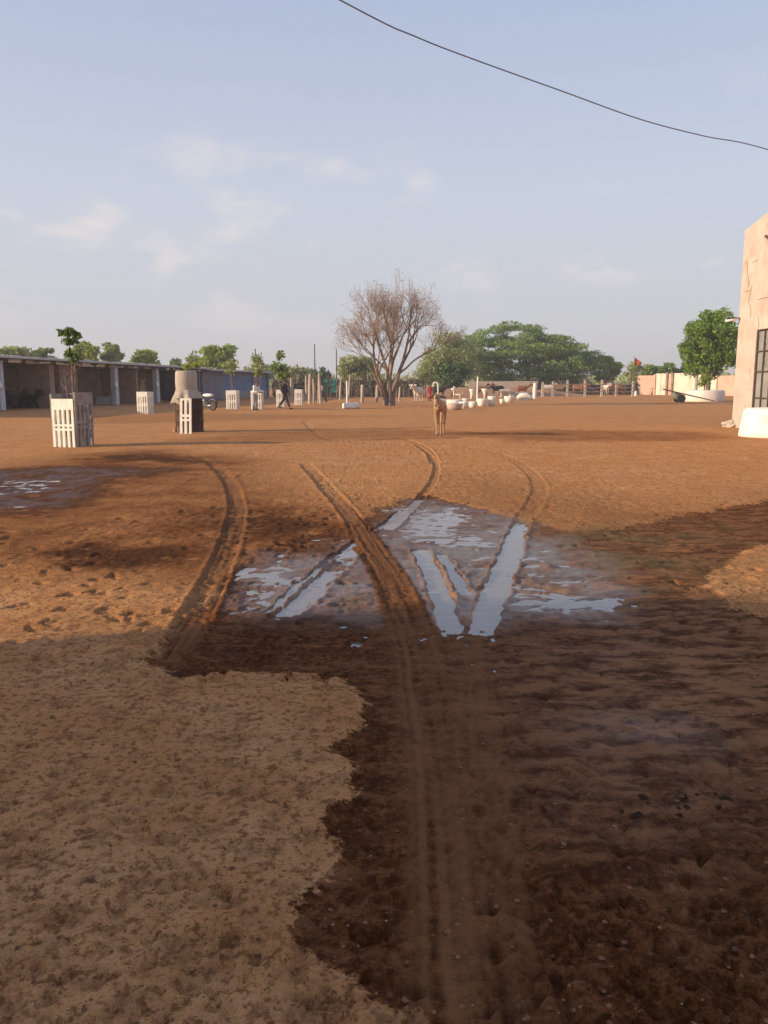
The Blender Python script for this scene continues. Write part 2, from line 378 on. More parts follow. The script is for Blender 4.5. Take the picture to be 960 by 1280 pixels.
fade = 1-sstep(14, 45, Yn)
z += (0.009*(0.5+0.5*sstep(2.5, 6, Yn))*(0.35-cl)*(0.4+patch) + 0.0060*fine*(0.5+patch) + 0.0035*fbm(Xn, Yn, 0.028, 2, 23)*(1-sstep(5, 9, Yn)))*fade
z -= 0.016*wn*(1-sstep(0, 1, sdpoly(Xn, Yn, PG(WET))*0-0))
calm = 0.22+0.78*sstep(2.5, 6, Yn)
z += wn*calm*0.005*fbm(Xn, Yn, 0.22, 3, 51)*fade + wn*0.007*fbm(Xn, Yn, 0.07, 2, 52)*fade + (0.3+0.7*wn)*0.006*(0.3-np.abs(fbm(Xn+0.02*fine, Yn, 0.045, 3, 53)))*(1-sstep(4, 9, Yn))*(0.4+patch) + np.clip(damp_shade, 0, 1)*(0.012*fbm(Xn*0.6, Yn, 0.2, 3, 61)+0.018*(0.25-np.abs(fbm(Xn, Yn, 0.13, 3, 63))))*fade
WATER = -0.034
for pl, dep, k, nz_ in ((POOLA, 0.026, 1.5, 0.020), (POOLB, 0.016, 1.5, 0.020), (POOLC, 0.020, 2.2, 0.034), (POOLE, 0.009, 2.0, 0.014), (POOLF, 0.006, 3.0, 0.01), (POOLD, 0.041, 2.0, 0.03)):
    s_ = soft(pl, k); z -= s_*(dep+nz_*(0.7*fbm(Xn*0.7, Yn*1.3, 0.25, 3, 71)+(1.1 if pl is POOLC else 0.7)*fbm(Xn*0.55, Yn, 0.07, 3, 72)))
# lift of the ground that must stay dry outside the wet hollow
# tyre tracks: (pixel path, width, depth, rib, lightening, water part)
TR = [
 ([(655,645),(650,655),(628,712),(606,768),(601,830),(606,900),(618,980),(630,1080),(640,1280),(650,1600)], 0.20, 0.026, 0.011, 0.75),
 ([(524,678),(540,712),(556,755),(570,800),(575,880),(578,960),(585,1060),(600,1280),(615,1600)], 0.18, 0.026, 0.011, 0.75),
 ([(548,684),(568,715),(588,748)], 0.12, 0.026, 0.0, 0.2),
 ([(456,668),(438,688),(405,722),(368,758),(335,785)], 0.20, 0.020, 0.003, 0.3),
 ([(520,555),(543,575),(542,600),(518,628),(492,650)], 0.13, 0.012, 0.003, 0.5),
 ([(508,634),(494,648),(478,662)], 0.20, 0.022, 0.0, 0.1),
 ([(500,640),(455,668),(420,690),(380,722),(345,752),(325,770)], 0.07, 0.020, 0.003, 0.3),
 ([(560,555),(620,566),(658,585),(674,606),(668,630),(652,652)], 0.24, 0.008, 0.006, 0.5),
 ([(450,540),(500,548),(530,558),(545,580)], 0.22, 0.012, 0.006, 0.4),
 ([(380,525),(400,545),(440,552),(520,556)], 0.22, 0.012, 0.006, 0.3),
 ([(500,950),(497,985),(480,1040),(470,1100)], 0.10, 0.008, 0.0, 0.3),
 ([(230,790),(150,830),(80,880),(0,960)], 0.20, 0.006, 0.004, 0.1),
 ([(330,900),(230,960),(130,1060),(60,1180)], 0.16, 0.006, 0.004, 0.1),
 ([(235,566),(262,578),(285,600),(296,630),(291,665),(273,712),(250,758),(222,805),(196,845)], 0.22, 0.018, 0.018, 0.95),
 ([(380,578),(412,613),(438,642),(460,678),(484,715),(505,760),(520,805),(532,870),(542,940),(550,1020),(556,1120),(565,1280),(580,1600)], 0.24, 0.014, 0.019, 1.0),
]
zone = soft(ZONE, 1.2); trk = np.zeros_like(z); low = np.zeros_like(z)
for pl, w, dep, rib, lt in TR:
    pts = smooth_path([G(*p) for p in pl], 6)
    xa = [p.x for p in pts]; ya = [p.y for p in pts]
    m = np.where((Xn > min(xa)-w*1.5) & (Xn < max(xa)+w*1.5) & (Yn > min(ya)-w*1.5) & (Yn < max(ya)+w*1.5))[0]
    lat, arc, dist, S = track_coord(Xn[m]+(0.034 if dep > 0.019 else 0.014)*fbm(Xn[m], Yn[m], 0.16, 3, 81), Yn[m], pts)
    end = sstep(0, 0.5, arc)*sstep(0, 0.5, S-arc)
    ins = 1-sstep(w*0.40, w*0.54, dist); berm = np.exp(-((dist-w*0.57)/(w*0.10))**2)
    ribs = np.where(np.mod(arc+np.abs(lat)*0.8, 0.075) < 0.040, 1.0, 0.0)*(np.abs(np.mod(np.abs(lat)/w*5, 1)-0.5) < 0.36)
    longi = 0.9*(2*vnoise(lat/0.030, arc*0.9, 7)-1)+0.6*(2*vnoise(lat/0.014, arc*0.6, 17)-1)*(Yn[m] < 5)+0.5*np.cos(lat/w*2*math.pi*4)
    pn = 0.55+0.45*fbm(Xn[m], Yn[m], 0.5, 2, 91)
    if rib > 0.015: z[m] = z[m]*(1-ins*end)+ins*end*np.maximum(z[m], -0.008)
    nearf = 0.60+0.40*sstep(2.5, 5.0, Yn[m])
    if dep == 0.026: dep = 0.007+0.021*sstep(0.30, 0.85, zone[m]+0.25*fbm(Xn[m], Yn[m], 0.15, 2, 97))
    z[m] += nearf*end*(-dep*ins + rib*ins*(0.55*ribs+0.42*longi)*pn + (0.55*dep+0.10*rib)*berm*(0.8+0.4*fbm(Xn[m], Yn[m], 0.06, 3, 92)))
    if rib > 0.015: film[m] *= 1-0.92*end*np.clip(ins+berm, 0, 1)
    trk[m] = np.maximum(trk[m], end*np.clip(ins+0.4*berm, 0, 1)*lt*np.clip(0.36+0.15*pn+0.60*longi+0.25*ribs, 0, 1.1))
# hoof prints and small dents
def dents(n, region, rad, dep, rim=0.4, seed=1):
    rg = np.random.default_rng(seed); global z
    XI = None
    for _ in range(n):
        px, py = rg.uniform(*region[0]), rg.uniform(0, 1)**0.7*(region[1][1]-region[1][0])+region[1][0]
        g = G(px, py); r1 = rad*rg.uniform(0.6, 1.5); a = rg.uniform(0, math.pi); asp = rg.uniform(0.5, 0.9)
        if g.y > 13: continue
        j0 = np.searchsorted(ys, g.y-2.5*r1); j1 = np.searchsorted(ys, g.y+2.5*r1)
        i0 = np.searchsorted(xs, g.x-2.5*r1); i1 = np.searchsorted(xs, g.x+2.5*r1)
        if j1 <= j0 or i1 <= i0: continue
        yield g, r1, a, asp, dep*rg.uniform(0.5, 1.4), j0, j1, i0, i1
Z = np.zeros(X.size); Z[near] = z
farm = ~near
Z[farm] = 0.10*fbm(Xf[farm], Yf[farm], 25, 2, 31)*(1-sstep(300, 1200, Yf[farm]))
Zg = Z.reshape(nr, nc)
for spec in (dict(n=520, region=((600,960),(760,1290)), rad=0.032, dep=0.012, seed=3), dict(n=320, region=((0,560),(840,1290)), rad=0.032, dep=0.011, seed=4),
             dict(n=260, region=((0,450),(590,850)), rad=0.05, dep=0.02, seed=5), dict(n=160, region=((440,960),(650,800)), rad=0.045, dep=0.016, seed=6),
             dict(n=160, region=((330,960),(560,650)), rad=0.05, dep=0.014, seed=9)):
    for g, r1, a, asp, dp, j0, j1, i0, i1 in dents(**spec):
        xx = X[j0:j1, i0:i1]-g.x; yy = Y[j0:j1, i0:i1]-g.y
        u = (xx*math.cos(a)+yy*math.sin(a))/r1; v = (-xx*math.sin(a)+yy*math.cos(a))/(r1*asp); q = np.sqrt(u*u+v*v); th = np.arctan2(v, u); q = q*(1+0.22*np.sin(2*th+g.x*91)+0.14*np.sin(3*th+g.y*77)+0.08*np.sin(5*th+g.x*13))
        Zg[j0:j1, i0:i1] += -dp*(1-sstep(0.55, 1.05, q)) + 0.22*dp*np.exp(-((q-1.25)/0.22)**2)
Z = Zg.ravel()
def full(a, fill=0.0):
    o = np.full(X.size, fill); o[near] = a; return o
me = bpy.data.meshes.new('ground')
me.vertices.add(X.size); me.vertices.foreach_set('co', np.stack([Xf, Yf, Z], 1).ravel())
ii = np.arange(nr*nc).reshape(nr, nc); q = np.stack([ii[:-1,:-1], ii[:-1,1:], ii[1:,1:], ii[1:,:-1]], -1).reshape(-1, 4)
me.loops.add(q.size); me.loops.foreach_set('vertex_index', q.ravel().astype(np.int32))
me.polygons.add(len(q)); me.polygons.foreach_set('loop_start', np.arange(0, q.size, 4, dtype=np.int32))
me.polygons.foreach_set('use_smooth', np.ones(len(q), bool)); me.update(calc_edges=True)
for nm, arr in (('wet', full(wet)), ('damp_shade', full(damp_shade)), ('film', full(film)), ('green', full(green)), ('drying', full(np.clip(drying, 0, 1))), ('track', full(trk))):
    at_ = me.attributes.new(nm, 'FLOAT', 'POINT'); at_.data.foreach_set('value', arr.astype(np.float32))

gm = bpy.data.materials.new('ground_soil'); gm.use_nodes = True; t = gm.node_tree; t.nodes.clear(); L = t.links.new
def n_(ty, **k):
    a = t.nodes.new(ty)
    for kk, vv in k.items():
        if kk in a.inputs: a.inputs[kk].default_value = vv
        else: setattr(a, kk, vv)
    return a
def noise_(s, d=5, r=0.55, vec=None):
    a = n_('ShaderNodeTexNoise'); a.inputs['Scale'].default_value = s; a.inputs['Detail'].default_value = d; a.inputs['Roughness'].default_value = r
    L(vec or geo.outputs['Position'], a.inputs['Vector']); return a.outputs[0]
def math_(op, a, b=None, c=None, clamp=False):
    m = n_('ShaderNodeMath', operation=op); m.use_clamp = clamp
    for i, v in enumerate((a, b, c)):
        if v is None: continue
        if isinstance(v, (int, float)): m.inputs[i].default_value = v
        else: L(v, m.inputs[i])
    return m.outputs[0]
def mrange(v, a, b, c, d, sm=True):
    m = n_('ShaderNodeMapRange'); m.interpolation_type = 'SMOOTHSTEP' if sm else 'LINEAR'
    for i, q_ in enumerate((a, b, c, d)): m.inputs[i+1].default_value = q_
    L(v, m.inputs[0]); return m.outputs[0]
def mixrgb(f, a, b, bt='MIX'):
    m = n_('ShaderNodeMixRGB', blend_type=bt)
    for i, v in ((0, f), (1, a), (2, b)):
        if isinstance(v, tuple): m.inputs[i].default_value = (*v, 1)
        elif isinstance(v, (int, float)): m.inputs[i].default_value = v
        else: L(v, m.inputs[i])
    return m.outputs[0]
geo = n_('ShaderNodeNewGeometry')
def attr(nm): a = n_('ShaderNodeAttribute'); a.attribute_name = nm; return a.outputs['Fac']
a_wet, a_damp_shade, a_film, a_green, a_trk = (attr(s) for s in ('wet', 'damp_shade', 'film', 'green', 'track')); a_dry = attr('drying')
n3 = noise_(0.35, 4); n1_ = noise_(1.6, 6, 0.6); n05 = noise_(7.0, 8, 0.72); n01 = noise_(30.0, 6, 0.7); nf = noise_(120.0, 5, 0.7)
edge = math_('ADD', a_wet, math_('ADD', math_('MULTIPLY', math_('SUBTRACT', n05, 0.5), 0.9), math_('MULTIPLY', math_('SUBTRACT', n01, 0.5), 0.6)))
W = mrange(edge, 0.44, 0.58, 0, 1)
dstage = mrange(a_damp_shade, 0.92, 1.35, 0.0, 0.85)
dmp_shade = math_('MULTIPLY', a_damp_shade, mrange(math_('ADD', math_('MULTIPLY', n1_, 0.5), math_('MULTIPLY', n05, 0.5)), 0.36, 0.60, 0.35, 1.25), clamp=True)
dry = mixrgb(mrange(n1_, 0.35, 0.68, 0, 1), (0.560, 0.262, 0.100), (0.670, 0.352, 0.155))
dry = mixrgb(mrange(n3, 0.38, 0.62, 0, 0.5), dry, (0.60, 0.270, 0.095))
n02 = noise_(15.0, 7, 0.7)
dry = mixrgb(mrange(n02, 0.52, 0.62, 0.0, 0.6), dry, (0.24, 0.105, 0.043))
dry = mixrgb(mrange(n05, 0.47, 0.66, 0.0, 0.62), dry, (0.250, 0.115, 0.048))
dry = mixrgb(mrange(n01, 0.50, 0.60, 0.0, 0.60), dry, (0.20, 0.088, 0.036))
dry = mixrgb(mrange(n01, 0.46, 0.34, 0.0, 0.35), dry, (0.62, 0.36, 0.20))
dark = mixrgb(mrange(n05, 0.36, 0.66, 0, 1), (0.100, 0.030, 0.008), (0.195, 0.070, 0.022))
dark = mixrgb(mrange(n1_, 0.45, 0.7, 0, 0.55), dark, (0.240, 0.100, 0.036))
dark = mixrgb(mrange(n01, 0.47, 0.58, 0.0, 0.75), dark, (0.050, 0.017, 0.007))
dark = mixrgb(mrange(n01, 0.45, 0.36, 0.0, 0.5), dark, (0.26, 0.125, 0.065))
dark = mixrgb(math_('MULTIPLY', a_film, mrange(n05, 0.35, 0.6, 0.9, 0.5)), dark, (0.22, 0.155, 0.115))
c1 = mixrgb(dmp_shade, dry, mixrgb(dstage, mixrgb(mrange(n05, 0.4, 0.6, 0, 1), (0.160, 0.058, 0.020), (0.310, 0.130, 0.050)), (0.085, 0.036, 0.017)))
mps = n_('ShaderNodeMapping'); mps.inputs['Scale'].default_value = (3.2, 8.5, 4.0); L(geo.outputs['Position'], mps.inputs['Vector']); nst = noise_(1.0, 7, 0.68, mps.outputs[0])
dark = mixrgb(math_('MULTIPLY', a_dry, mrange(nst, 0.42, 0.56, 1.0, 0.1)), dark, (0.400, 0.190, 0.085))
dark = mixrgb(mrange(nst, 0.52, 0.62, 0.0, 0.6), dark, (0.075, 0.024, 0.008))
dark = mixrgb(mrange(nst, 0.46, 0.36, 0.0, 0.5), dark, (0.30, 0.130, 0.055))
c2 = mixrgb(W, c1, dark)
c3 = mixrgb(math_('MULTIPLY', a_trk, math_('MULTIPLY', W, 0.85)), c2, (0.250, 0.110, 0.045))
c3 = mixrgb(math_('MULTIPLY', math_('MULTIPLY', a_trk, math_('SUBTRACT', 1.0, W)), 0.55), c3, (0.30, 0.150, 0.070))
c4 = mixrgb(math_('MULTIPLY', a_green, mrange(n1_, 0.42, 0.6, 0.1, 0.75)), c3, (0.115, 0.110, 0.050))
c4 = mixrgb(mrange(nf, 0.50, 0.62, 0, 0.45), c4, mixrgb(0.55, c4, (0.0, 0.0, 0.0)))
c5 = mixrgb(mrange(nf, 0.62, 0.75, 0, 0.2), c4, mixrgb(0.5, c4, (0.6, 0.5, 0.4)))
pr = n_('ShaderNodeBsdfPrincipled'); L(c5, pr.inputs['Base Color'])
wetness = math_('MAXIMUM', math_('MULTIPLY', W, 0.22), math_('MULTIPLY', math_('MULTIPLY', a_film, math_('MAXIMUM', W, dmp_shade)), mrange(n1_, 0.35, 0.6, 0.4, 1.0)))
L(mrange(wetness, 0, 1, 0.95, 0.26, False), pr.inputs['Roughness'])
L(mrange(wetness, 0.2, 1, 0.02, 0.8, False), pr.inputs['Specular IOR Level'])
bh = math_('ADD', math_('MULTIPLY', n05, 0.040), math_('ADD', math_('MULTIPLY', n01, 0.030), math_('MULTIPLY', nf, 0.010)))
bu = n_('ShaderNodeBump'); bu.inputs['Strength'].default_value = 0.55; bu.inputs['Distance'].default_value = 1.0; L(bh, bu.inputs['Height']); L(bu.outputs[0], pr.inputs['Normal'])
L(mrange(wetness, 0, 1, 0.75, 0.35, False), bu.inputs['Strength'])
go = n_('ShaderNodeOutputMaterial'); L(pr.outputs[0], go.inputs['Surface'])
me.materials.append(gm)
ground = bpy.data.objects.new('ground', me); COL.objects.link(ground)
tag(ground, 'bare reddish earth yard with dry, moist and muddy patches, tyre ruts and painted shadow streaks', kind='structure')
def gz(x, y):
    j = min(max(np.searchsorted(ys, y), 0), nr-1); i = min(max(np.searchsorted(xs, x), 0), nc-1); return float(Zg[j, i])

# water
wm = bpy.data.materials.new('muddy_water'); wm.use_nodes = True; t = wm.node_tree; t.nodes.clear(); L = t.links.new
geo = n_('ShaderNodeNewGeometry')
pr = n_('ShaderNodeBsdfPrincipled'); pr.inputs['Base Color'].default_value = (0.17, 0.135, 0.115, 1); pr.inputs['Roughness'].default_value = 0.07; pr.inputs['IOR'].default_value = 1.62; pr.inputs['Specular IOR Level'].default_value = 0.75
bb = n_('ShaderNodeBump'); bb.inputs['Strength'].default_value = 0.3; bb.inputs['Distance'].default_value = 0.01; L(noise_(9, 2, 0.5), bb.inputs['Height']); L(bb.outputs[0], pr.inputs['Normal'])
go = n_('ShaderNodeOutputMaterial'); L(pr.outputs[0], go.inputs['Surface'])
def water(pl, z0, label):
    pts = [G(*p) for p in pl]; mb = MB(); mb.add([(p.x, p.y, 0) for p in pts], [tuple(range(len(pts)))])
    o = obj('puddle', mb, wm, loc=(0, 0, z0)); tag(o, label, kind='structure'); return o
water([(270,772),(290,700),(460,640),(520,622),(600,630),(690,660),(790,700),(850,800),(720,840),(560,850),(400,810)], WATER, 'shallow rain puddle filling the crossing tyre ruts in mid yard')
water([(-90,650),(-90,596),(115,592),(140,606),(110,640),(60,652)], WATER-0.002, 'small muddy puddle at the far left of the yard')

# loose clods and stones
def scatter(name, n, region, size, m, label, seed, flat=0.6, sink=0.35):
    rg = random.Random(seed); mb = MB()
    for _ in range(n):
        g = G(rg.uniform(*region[0]), region[1][0]+(region[1][1]-region[1][0])*rg.random()**0.6)
        s = size*rg.uniform(0.4, 1.6)*(1+g.y*0.02); zz = gz(g.x, g.y)
        if zz < WATER+0.004: continue
        pts = [(1,0,0),(0.3,0.9,0.1),(-0.8,0.6,0),(-0.9,-0.5,0.1),(0.2,-1,0),(0.1,0.1,0.9),(-0.3,-0.2,0.8)]
        a = rg.uniform(0, 6.28); vs = []
        for x_, y_, z_ in pts:
            k = rg.uniform(0.75, 1.25); x2 = (x_*math.cos(a)-y_*math.sin(a))*k; y2 = (x_*math.sin(a)+y_*math.cos(a))*k
            vs.append((g.x+x2*s, g.y+y2*s, zz+(z_*k*flat-sink*0.3)*s))
        mb.add(vs, [(0,1,5),(1,2,5),(2,6,5),(2,3,6),(3,4,6),(4,5,6),(4,0,5)])
    o = obj(name, mb, m); tag(o, label, kind='stuff'); return o
scatter('clods', 900, ((-40,1000),(600,1290)), 0.0065, 'clod', 'loose crumbs of brown soil over the yard', 1)
scatter('pebbles', 90, ((-40,1000),(560,1290)), 0.0024, 'pebble', 'tiny pale stones scattered over the soil', 2)
scatter('dung_lumps', 15, ((770,940),(950,1020)), 0.014, 'dung', 'small dark lumps of dung trodden into the mud at right', 3, 0.9)
# ------------------------------------------------------------------ left shed
U = Vector((0.203, 1.0, 0)).normalized(); S0 = Vector((-22.1, 46.5, 0)); SP = 6.33     # line of the posts, spacing
NB = Vector((-U.y, U.x, 0))                                                            # towards the rear of the shed
UA = math.atan2(U.y, U.x)
shed = thing('cattle_shed', 'long low open fronted shed with painted posts and thin sheet roof along the left', 'shed', S0, UA)
# local frame: x along the row, y to the rear
def sh(x, y=0): return S0 + U*x + NB*y
LX0, LX1 = -2.2*SP, 4.45*SP
hpost = lambda x: 2.86 - x*0.0055
obj('rear_wall', MB().box(((LX0+LX1)/2, 4.3, 1.37), (LX1-LX0, 0.25, 2.74)), 'mud_wall', shed)
for i in range(-2, 5):
    if i in (1, 4): continue
    p = MB().box((0, 0, 0.0), (0.46, 0.42, hpost(i*SP)), taper=0.94)
    o = bevel(obj('post', p, 'post_paint', shed, loc=(i*SP, 0, hpost(i*SP)/2-0.01)), 0.03)
    if i >= 0:
        obj('sun_patch', MB().lathe([(0.02, -0.02), (0.17, 0.0), (0.19, 0.02), (0.16, 0.035), (0.02, 0.03)], 12), 'white_plastic', shed, True, loc=(i*SP-0.25, -0.26, 1.45)).rotation_euler = (R(80), 0, 0)  # white disc standing in for a patch of sunlight on the post
bevel(obj('post', MB().box((4*SP, 0, hpost(4*SP)/2-0.01), (0.46, 0.42, hpost(4*SP)), taper=0.94), 'post_paint', shed), 0.03)
obj('sun_patch', MB().ball((4*SP-0.42, -0.2, 1.45), (0.34, 0.1, 0.12)), 'white_plastic', shed, True)  # larger sun patch at the last post, shaped as a white blob
obj('brick_pier', MB().box((1.12*SP, 0.35, 1.36), (2.0, 0.5, 2.72)), 'brick_red', shed)
obj('brick_pier', MB().box((0.83*SP, 1.2, 1.36), (0.5, 2.2, 2.72)), 'mud_wall', shed)
obj('partition', MB().box((2.55*SP, 1.6, 1.3), (0.22, 3.0, 2.6)), 'mud_wall', shed)
obj('partition', MB().box((4.28*SP, 1.6, 1.3), (0.22, 3.4, 2.6)), 'grey_lilac', shed)
for a, b_ in ((1.45, 2.0), (2.05, 3.0)):
    obj('trough_wall', MB().box(((a+b_)/2*SP, 2.0, 0.28), ((b_-a)*SP-0.2, 0.35, 0.56)), 'grey_concrete', shed)
obj('eave_beam', MB().box(((LX0+LX1)/2, 0, 2.86), (LX1-LX0, 0.2, 0.16)), 'rafter_wood', shed).rotation_euler = (0, 0.0055, 0)
# corrugated sheets
xx = LX0; k = 0
while xx < LX1-0.1:
    w = 1.02; n = 14; mb = MB(); tops = []; dz = random.uniform(-0.035, 0.035); y0 = -0.75+random.uniform(-0.08, 0.08)
    for yy, zz in ((y0, 3.02+dz*0.5), (4.7, 2.72)):
        for i in range(n+1):
            tops.append((i*w/n, yy, zz+0.018*math.cos(i*math.pi)+(0.03 if k % 2 else 0.0)))
    bot = [(a, b, c-0.012) for a, b, c in tops]; m_ = n+1
    f = [(i, i+1, m_+i+1, m_+i) for i in range(n)]+[(2*m_+i, 3*m_+i, 3*m_+i+1, 2*m_+i+1) for i in range(n)]+[(i, 2*m_+i, 2*m_+i+1, i+1) for i in range(n)]
    mb.add(tops+bot, f)
    o = obj('roof_sheet', mb, 'roof_sheet', shed, loc=(xx, 0, 0.06-(xx)*0.0055)); o.rotation_euler = (random.uniform(-0.006, 0.006), 0, 0)
    xx += 0.93; k += 1
# pale strips of uneven length under the eave
rg = random.Random(5); x_ = LX0+0.3
while x_ < LX1-0.6:
    l_ = rg.uniform(0.3, 1.5)
    if rg.random() < 0.72:
        obj('eave_strip', MB().box((0, 0, 0), (l_, 0.03, rg.uniform(0.10, 0.24))), rg.choice(['white_plastic', 'whitewash', 'whitewash', 'sack_pale']), shed, loc=(x_+l_/2, -0.16, 2.83-x_*0.0055)).rotation_euler = (R(rg.uniform(-8, 8)), R(rg.uniform(-2, 2)), 0)
    x_ += l_+rg.uniform(0.1, 0.8)
for i in range(-4, 10):
    obj('rafter', MB().box((0, 2.0, 0), (0.1, 5.2, 0.1)), 'rafter_wood', shed, loc=(i*SP/2, 0, 2.87-i*SP/2*0.0055)).rotation_euler = (-0.055, 0, 0)
obj('fascia', MB().box(((LX0+LX1)/2, -0.80, 3.03), (LX1-LX0, 0.03, 0.13)), 'roof_sheet', shed).rotation_euler = (0, 0.0055, 0)
# stones holding the roof
for i in range(16):
    xq = rg.uniform(-6, LX1-1); obj('roof_stone', MB().ball((0, 0, 0), (rg.uniform(.1, .2), .1, rg.uniform(.05, .09)), 7, 5).jitter(0.015), 'roof_sheet', shed, loc=(xq, rg.uniform(-0.3, 0.3), 3.12-xq*0.0055))

# blue store at the end of the row
BX0, BX1 = 4.46*SP, 7.25*SP
store = thing('painted_store', 'blue and lilac painted flat roofed store at the far end of the shed row', 'building', sh(BX0), UA)
Wd = BX1-BX0
obj('wall', MB().box((Wd/2, 2.4, 1.35), (Wd, 4.3, 2.7)), 'blue_paint', store)
obj('wall', MB().box((Wd*0.13, 0.2, 1.33), (Wd*0.26, 0.10, 2.66)), 'grey_lilac', store)
obj('skirting', MB().box((Wd*0.63, 0.2, 0.4), (Wd*0.74-0.02, 0.12, 0.8)), 'grey_concrete', store)
dr = obj('door', MB().box((Wd*0.80, 0.19, 1.3), (2.3, 0.16, 2.3)), 'lilac_paint', store); obj('handle', MB().box((Wd*0.80+0.9, 0.09, 1.2), (0.06, 0.05, 0.25)), 'rusty_iron', dr)
obj('roof', MB().box((Wd/2, 2.2, 2.80), (Wd+0.5, 5.4, 0.16)), 'roof_sheet', store)
obj('pilaster', MB().box((Wd-0.12, 0.12, 1.33), (0.3, 0.2, 2.66)), 'blue_paint', store)

# ------------------------------------------------------------------ leaves and trees
def leaf_mesh(name, centers, size, aspect=2.0, droop=0.0, seed=0):
    rg = np.random.default_rng(seed); n = len(centers); c = np.asarray(centers, float)
    d = rg.normal(size=(n, 3)); d[:, 2] -= droop; d /= np.linalg.norm(d, axis=1)[:, None]
    e = rg.normal(size=(n, 3)); e -= d*(e*d).sum(1)[:, None]; e /= np.linalg.norm(e, axis=1)[:, None]
    s = (size*rg.uniform(0.55, 1.45, n))[:, None]; l = d*s*aspect/2; w = e*s/2
    v = np.stack([c-l, c+w*0.9-l*0.1, c+l, c-w*0.9+l*0.1], 1).reshape(-1, 3)
    me = bpy.data.meshes.new(name); me.vertices.add(4*n); me.vertices.foreach_set('co', v.ravel())
    me.loops.add(4*n); me.loops.foreach_set('vertex_index', np.arange(4*n, dtype=np.int32))
    me.polygons.add(n); me.polygons.foreach_set('loop_start', np.arange(0, 4*n, 4, dtype=np.int32)); me.update(calc_edges=True)
    return me
def clump_points(clumps, n, rg, shell=0.55):
    """clumps: (x,y,z,rx,ry,rz); points spread through uneven shells"""
    c = np.array(clumps); vol = c[:, 3]*c[:, 4]**0.5*c[:, 5]; idx = rg.choice(len(c), n, p=vol/vol.sum())
    d = rg.normal(size=(n, 3)); d /= np.linalg.norm(d, axis=1)[:, None]
    r = rg.uniform(shell, 1.0, n)**0.8 * (1+0.12*rg.normal(size=n))
    return c[idx, :3] + d*c[idx, 3:6]*r[:, None]
def crown_clumps(w, dpt, h0, h1, n, r, rg, flat=0.6, topbias=0.0, shape='dome'):
    o = []
    while len(o) < n:
        x, y, z = rg.uniform(-1, 1), rg.uniform(-1, 1), rg.uniform(0, 1)
        if shape == 'dome': ok = (x*x+y*y)**0.5 < math.sqrt(max(0, 1-(z*2-0.8)**2/1.5)) and (x*x+y*y)**0.5 > 0.35*(1-z)
        elif shape == 'ball': ok = x*x+y*y+(2*z-1)**2 < 1
        else: ok = (x*x+y*y)**0.5 < (0.55+0.45*z)
        if not ok: continue
        k = r*rg.uniform(0.6, 1.35); o.append((x*(w/2-k), y*(dpt/2-k), h0+k*flat+z*(h1-h0-2*k*flat), k*rg.uniform(0.8, 1.25), k, k*flat*rg.uniform(0.7, 1.2)))
    return o
def limbs(mb, base, clumps, r0, rg, fork=0.35, n=5):
    fk = Vector(base)+Vector((0, 0, fork))
    mb.tube([Vector(base)-Vector((0, 0, 0.15)), Vector(base)+Vector((0.02, 0, fork*0.5)), fk], [r0*1.35, r0*1.05, r0], n+2)
    for c in clumps:
        t = Vector(c[:3]); m1 = fk.lerp(t, 0.35)+Vector((rg.normal()*0.15, rg.normal()*0.15, abs(rg.normal())*0.1+0.1)); m2 = fk.lerp(t, 0.7)+Vector((rg.normal()*0.2, rg.normal()*0.2, 0))
        mb.tube([fk-Vector((0, 0, 0.1)), m1, m2, t], [r0*0.55, r0*0.36, r0*0.2, r0*0.06], n, cap=False)
def tree(name, label, cat, px, Y, top, bot, w, leafm, nleaf, lsize, group=None, shape='dome', flat=0.6, fork=0.25, r0=0.16, ncl=22, rcl=None, seed=1, barkm='bark', dpt=None, aspect=2.0, droop=0.0, skew=0.0):
    """px = column, Y = depth, top/bot = picture rows of the crown, w = crown width in pixels"""
    rg = np.random.default_rng(seed); b = at(px, Y); wm_ = w*Y/F; h1 = hgt(top, Y); h0 = max(hgt(bot, Y), 0.1)
    o = thing(name, label, cat, b, group=group)
    rcl = rcl or wm_*0.16
    cl = crown_clumps(wm_, dpt or wm_*0.85, h0, h1, ncl, rcl, rg, flat, shape=shape)
    if skew: cl = [(x, y, h0+(z_-h0)*(1-skew*(0.5+x/wm_)), a_, b_, c_) for x, y, z_, a_, b_, c_ in cl]
    mb = MB(); limbs(mb, (0, 0, 0), cl[:min(len(cl), 14)], r0, rg, fork*(h1)); obj('trunk', mb, barkm, o, True)
    pts = clump_points(cl, nleaf, rg); obj('crown', leaf_mesh('crown', pts, lsize, aspect, droop, seed), leafm, o)
    return o

# trees behind the shed
BT = 'trees behind the cattle shed'
tree('leafy_tree', 'dull green low tree top just above the shed roof at the far left edge', 'tree', 18, 85, 429, 468, 74, 'leaf_olive', 2600, 0.28, BT, seed=2)
tree('leafy_tree', 'small dark bushy tree behind the roof left of the guarded sapling', 'tree', 58, 95, 433, 468, 40, 'leaf_acacia', 1600, 0.28, BT, seed=3)
tree('leafy_tree', 'light green wide tree behind the roof just right of the guarded sapling', 'tree', 108, 90, 426, 466, 50, 'leaf_bright', 2600, 0.28, BT, seed=4)
tree('leafy_tree', 'rounded olive tree beside the light green one behind the shed roof', 'tree', 143, 92, 424, 466, 34, 'leaf_olive', 2000, 0.28, BT, seed=5)
tree('leafy_tree', 'low green tree sloping down above the middle of the shed roof', 'tree', 184, 95, 434, 468, 44, 'leaf_bright', 2000, 0.26, BT, seed=6)
tree('leafy_tree', 'tiny far bush showing over the roof in the middle of the shed', 'tree', 222, 130, 447, 470, 30, 'leaf_acacia', 800, 0.3, BT, seed=7)
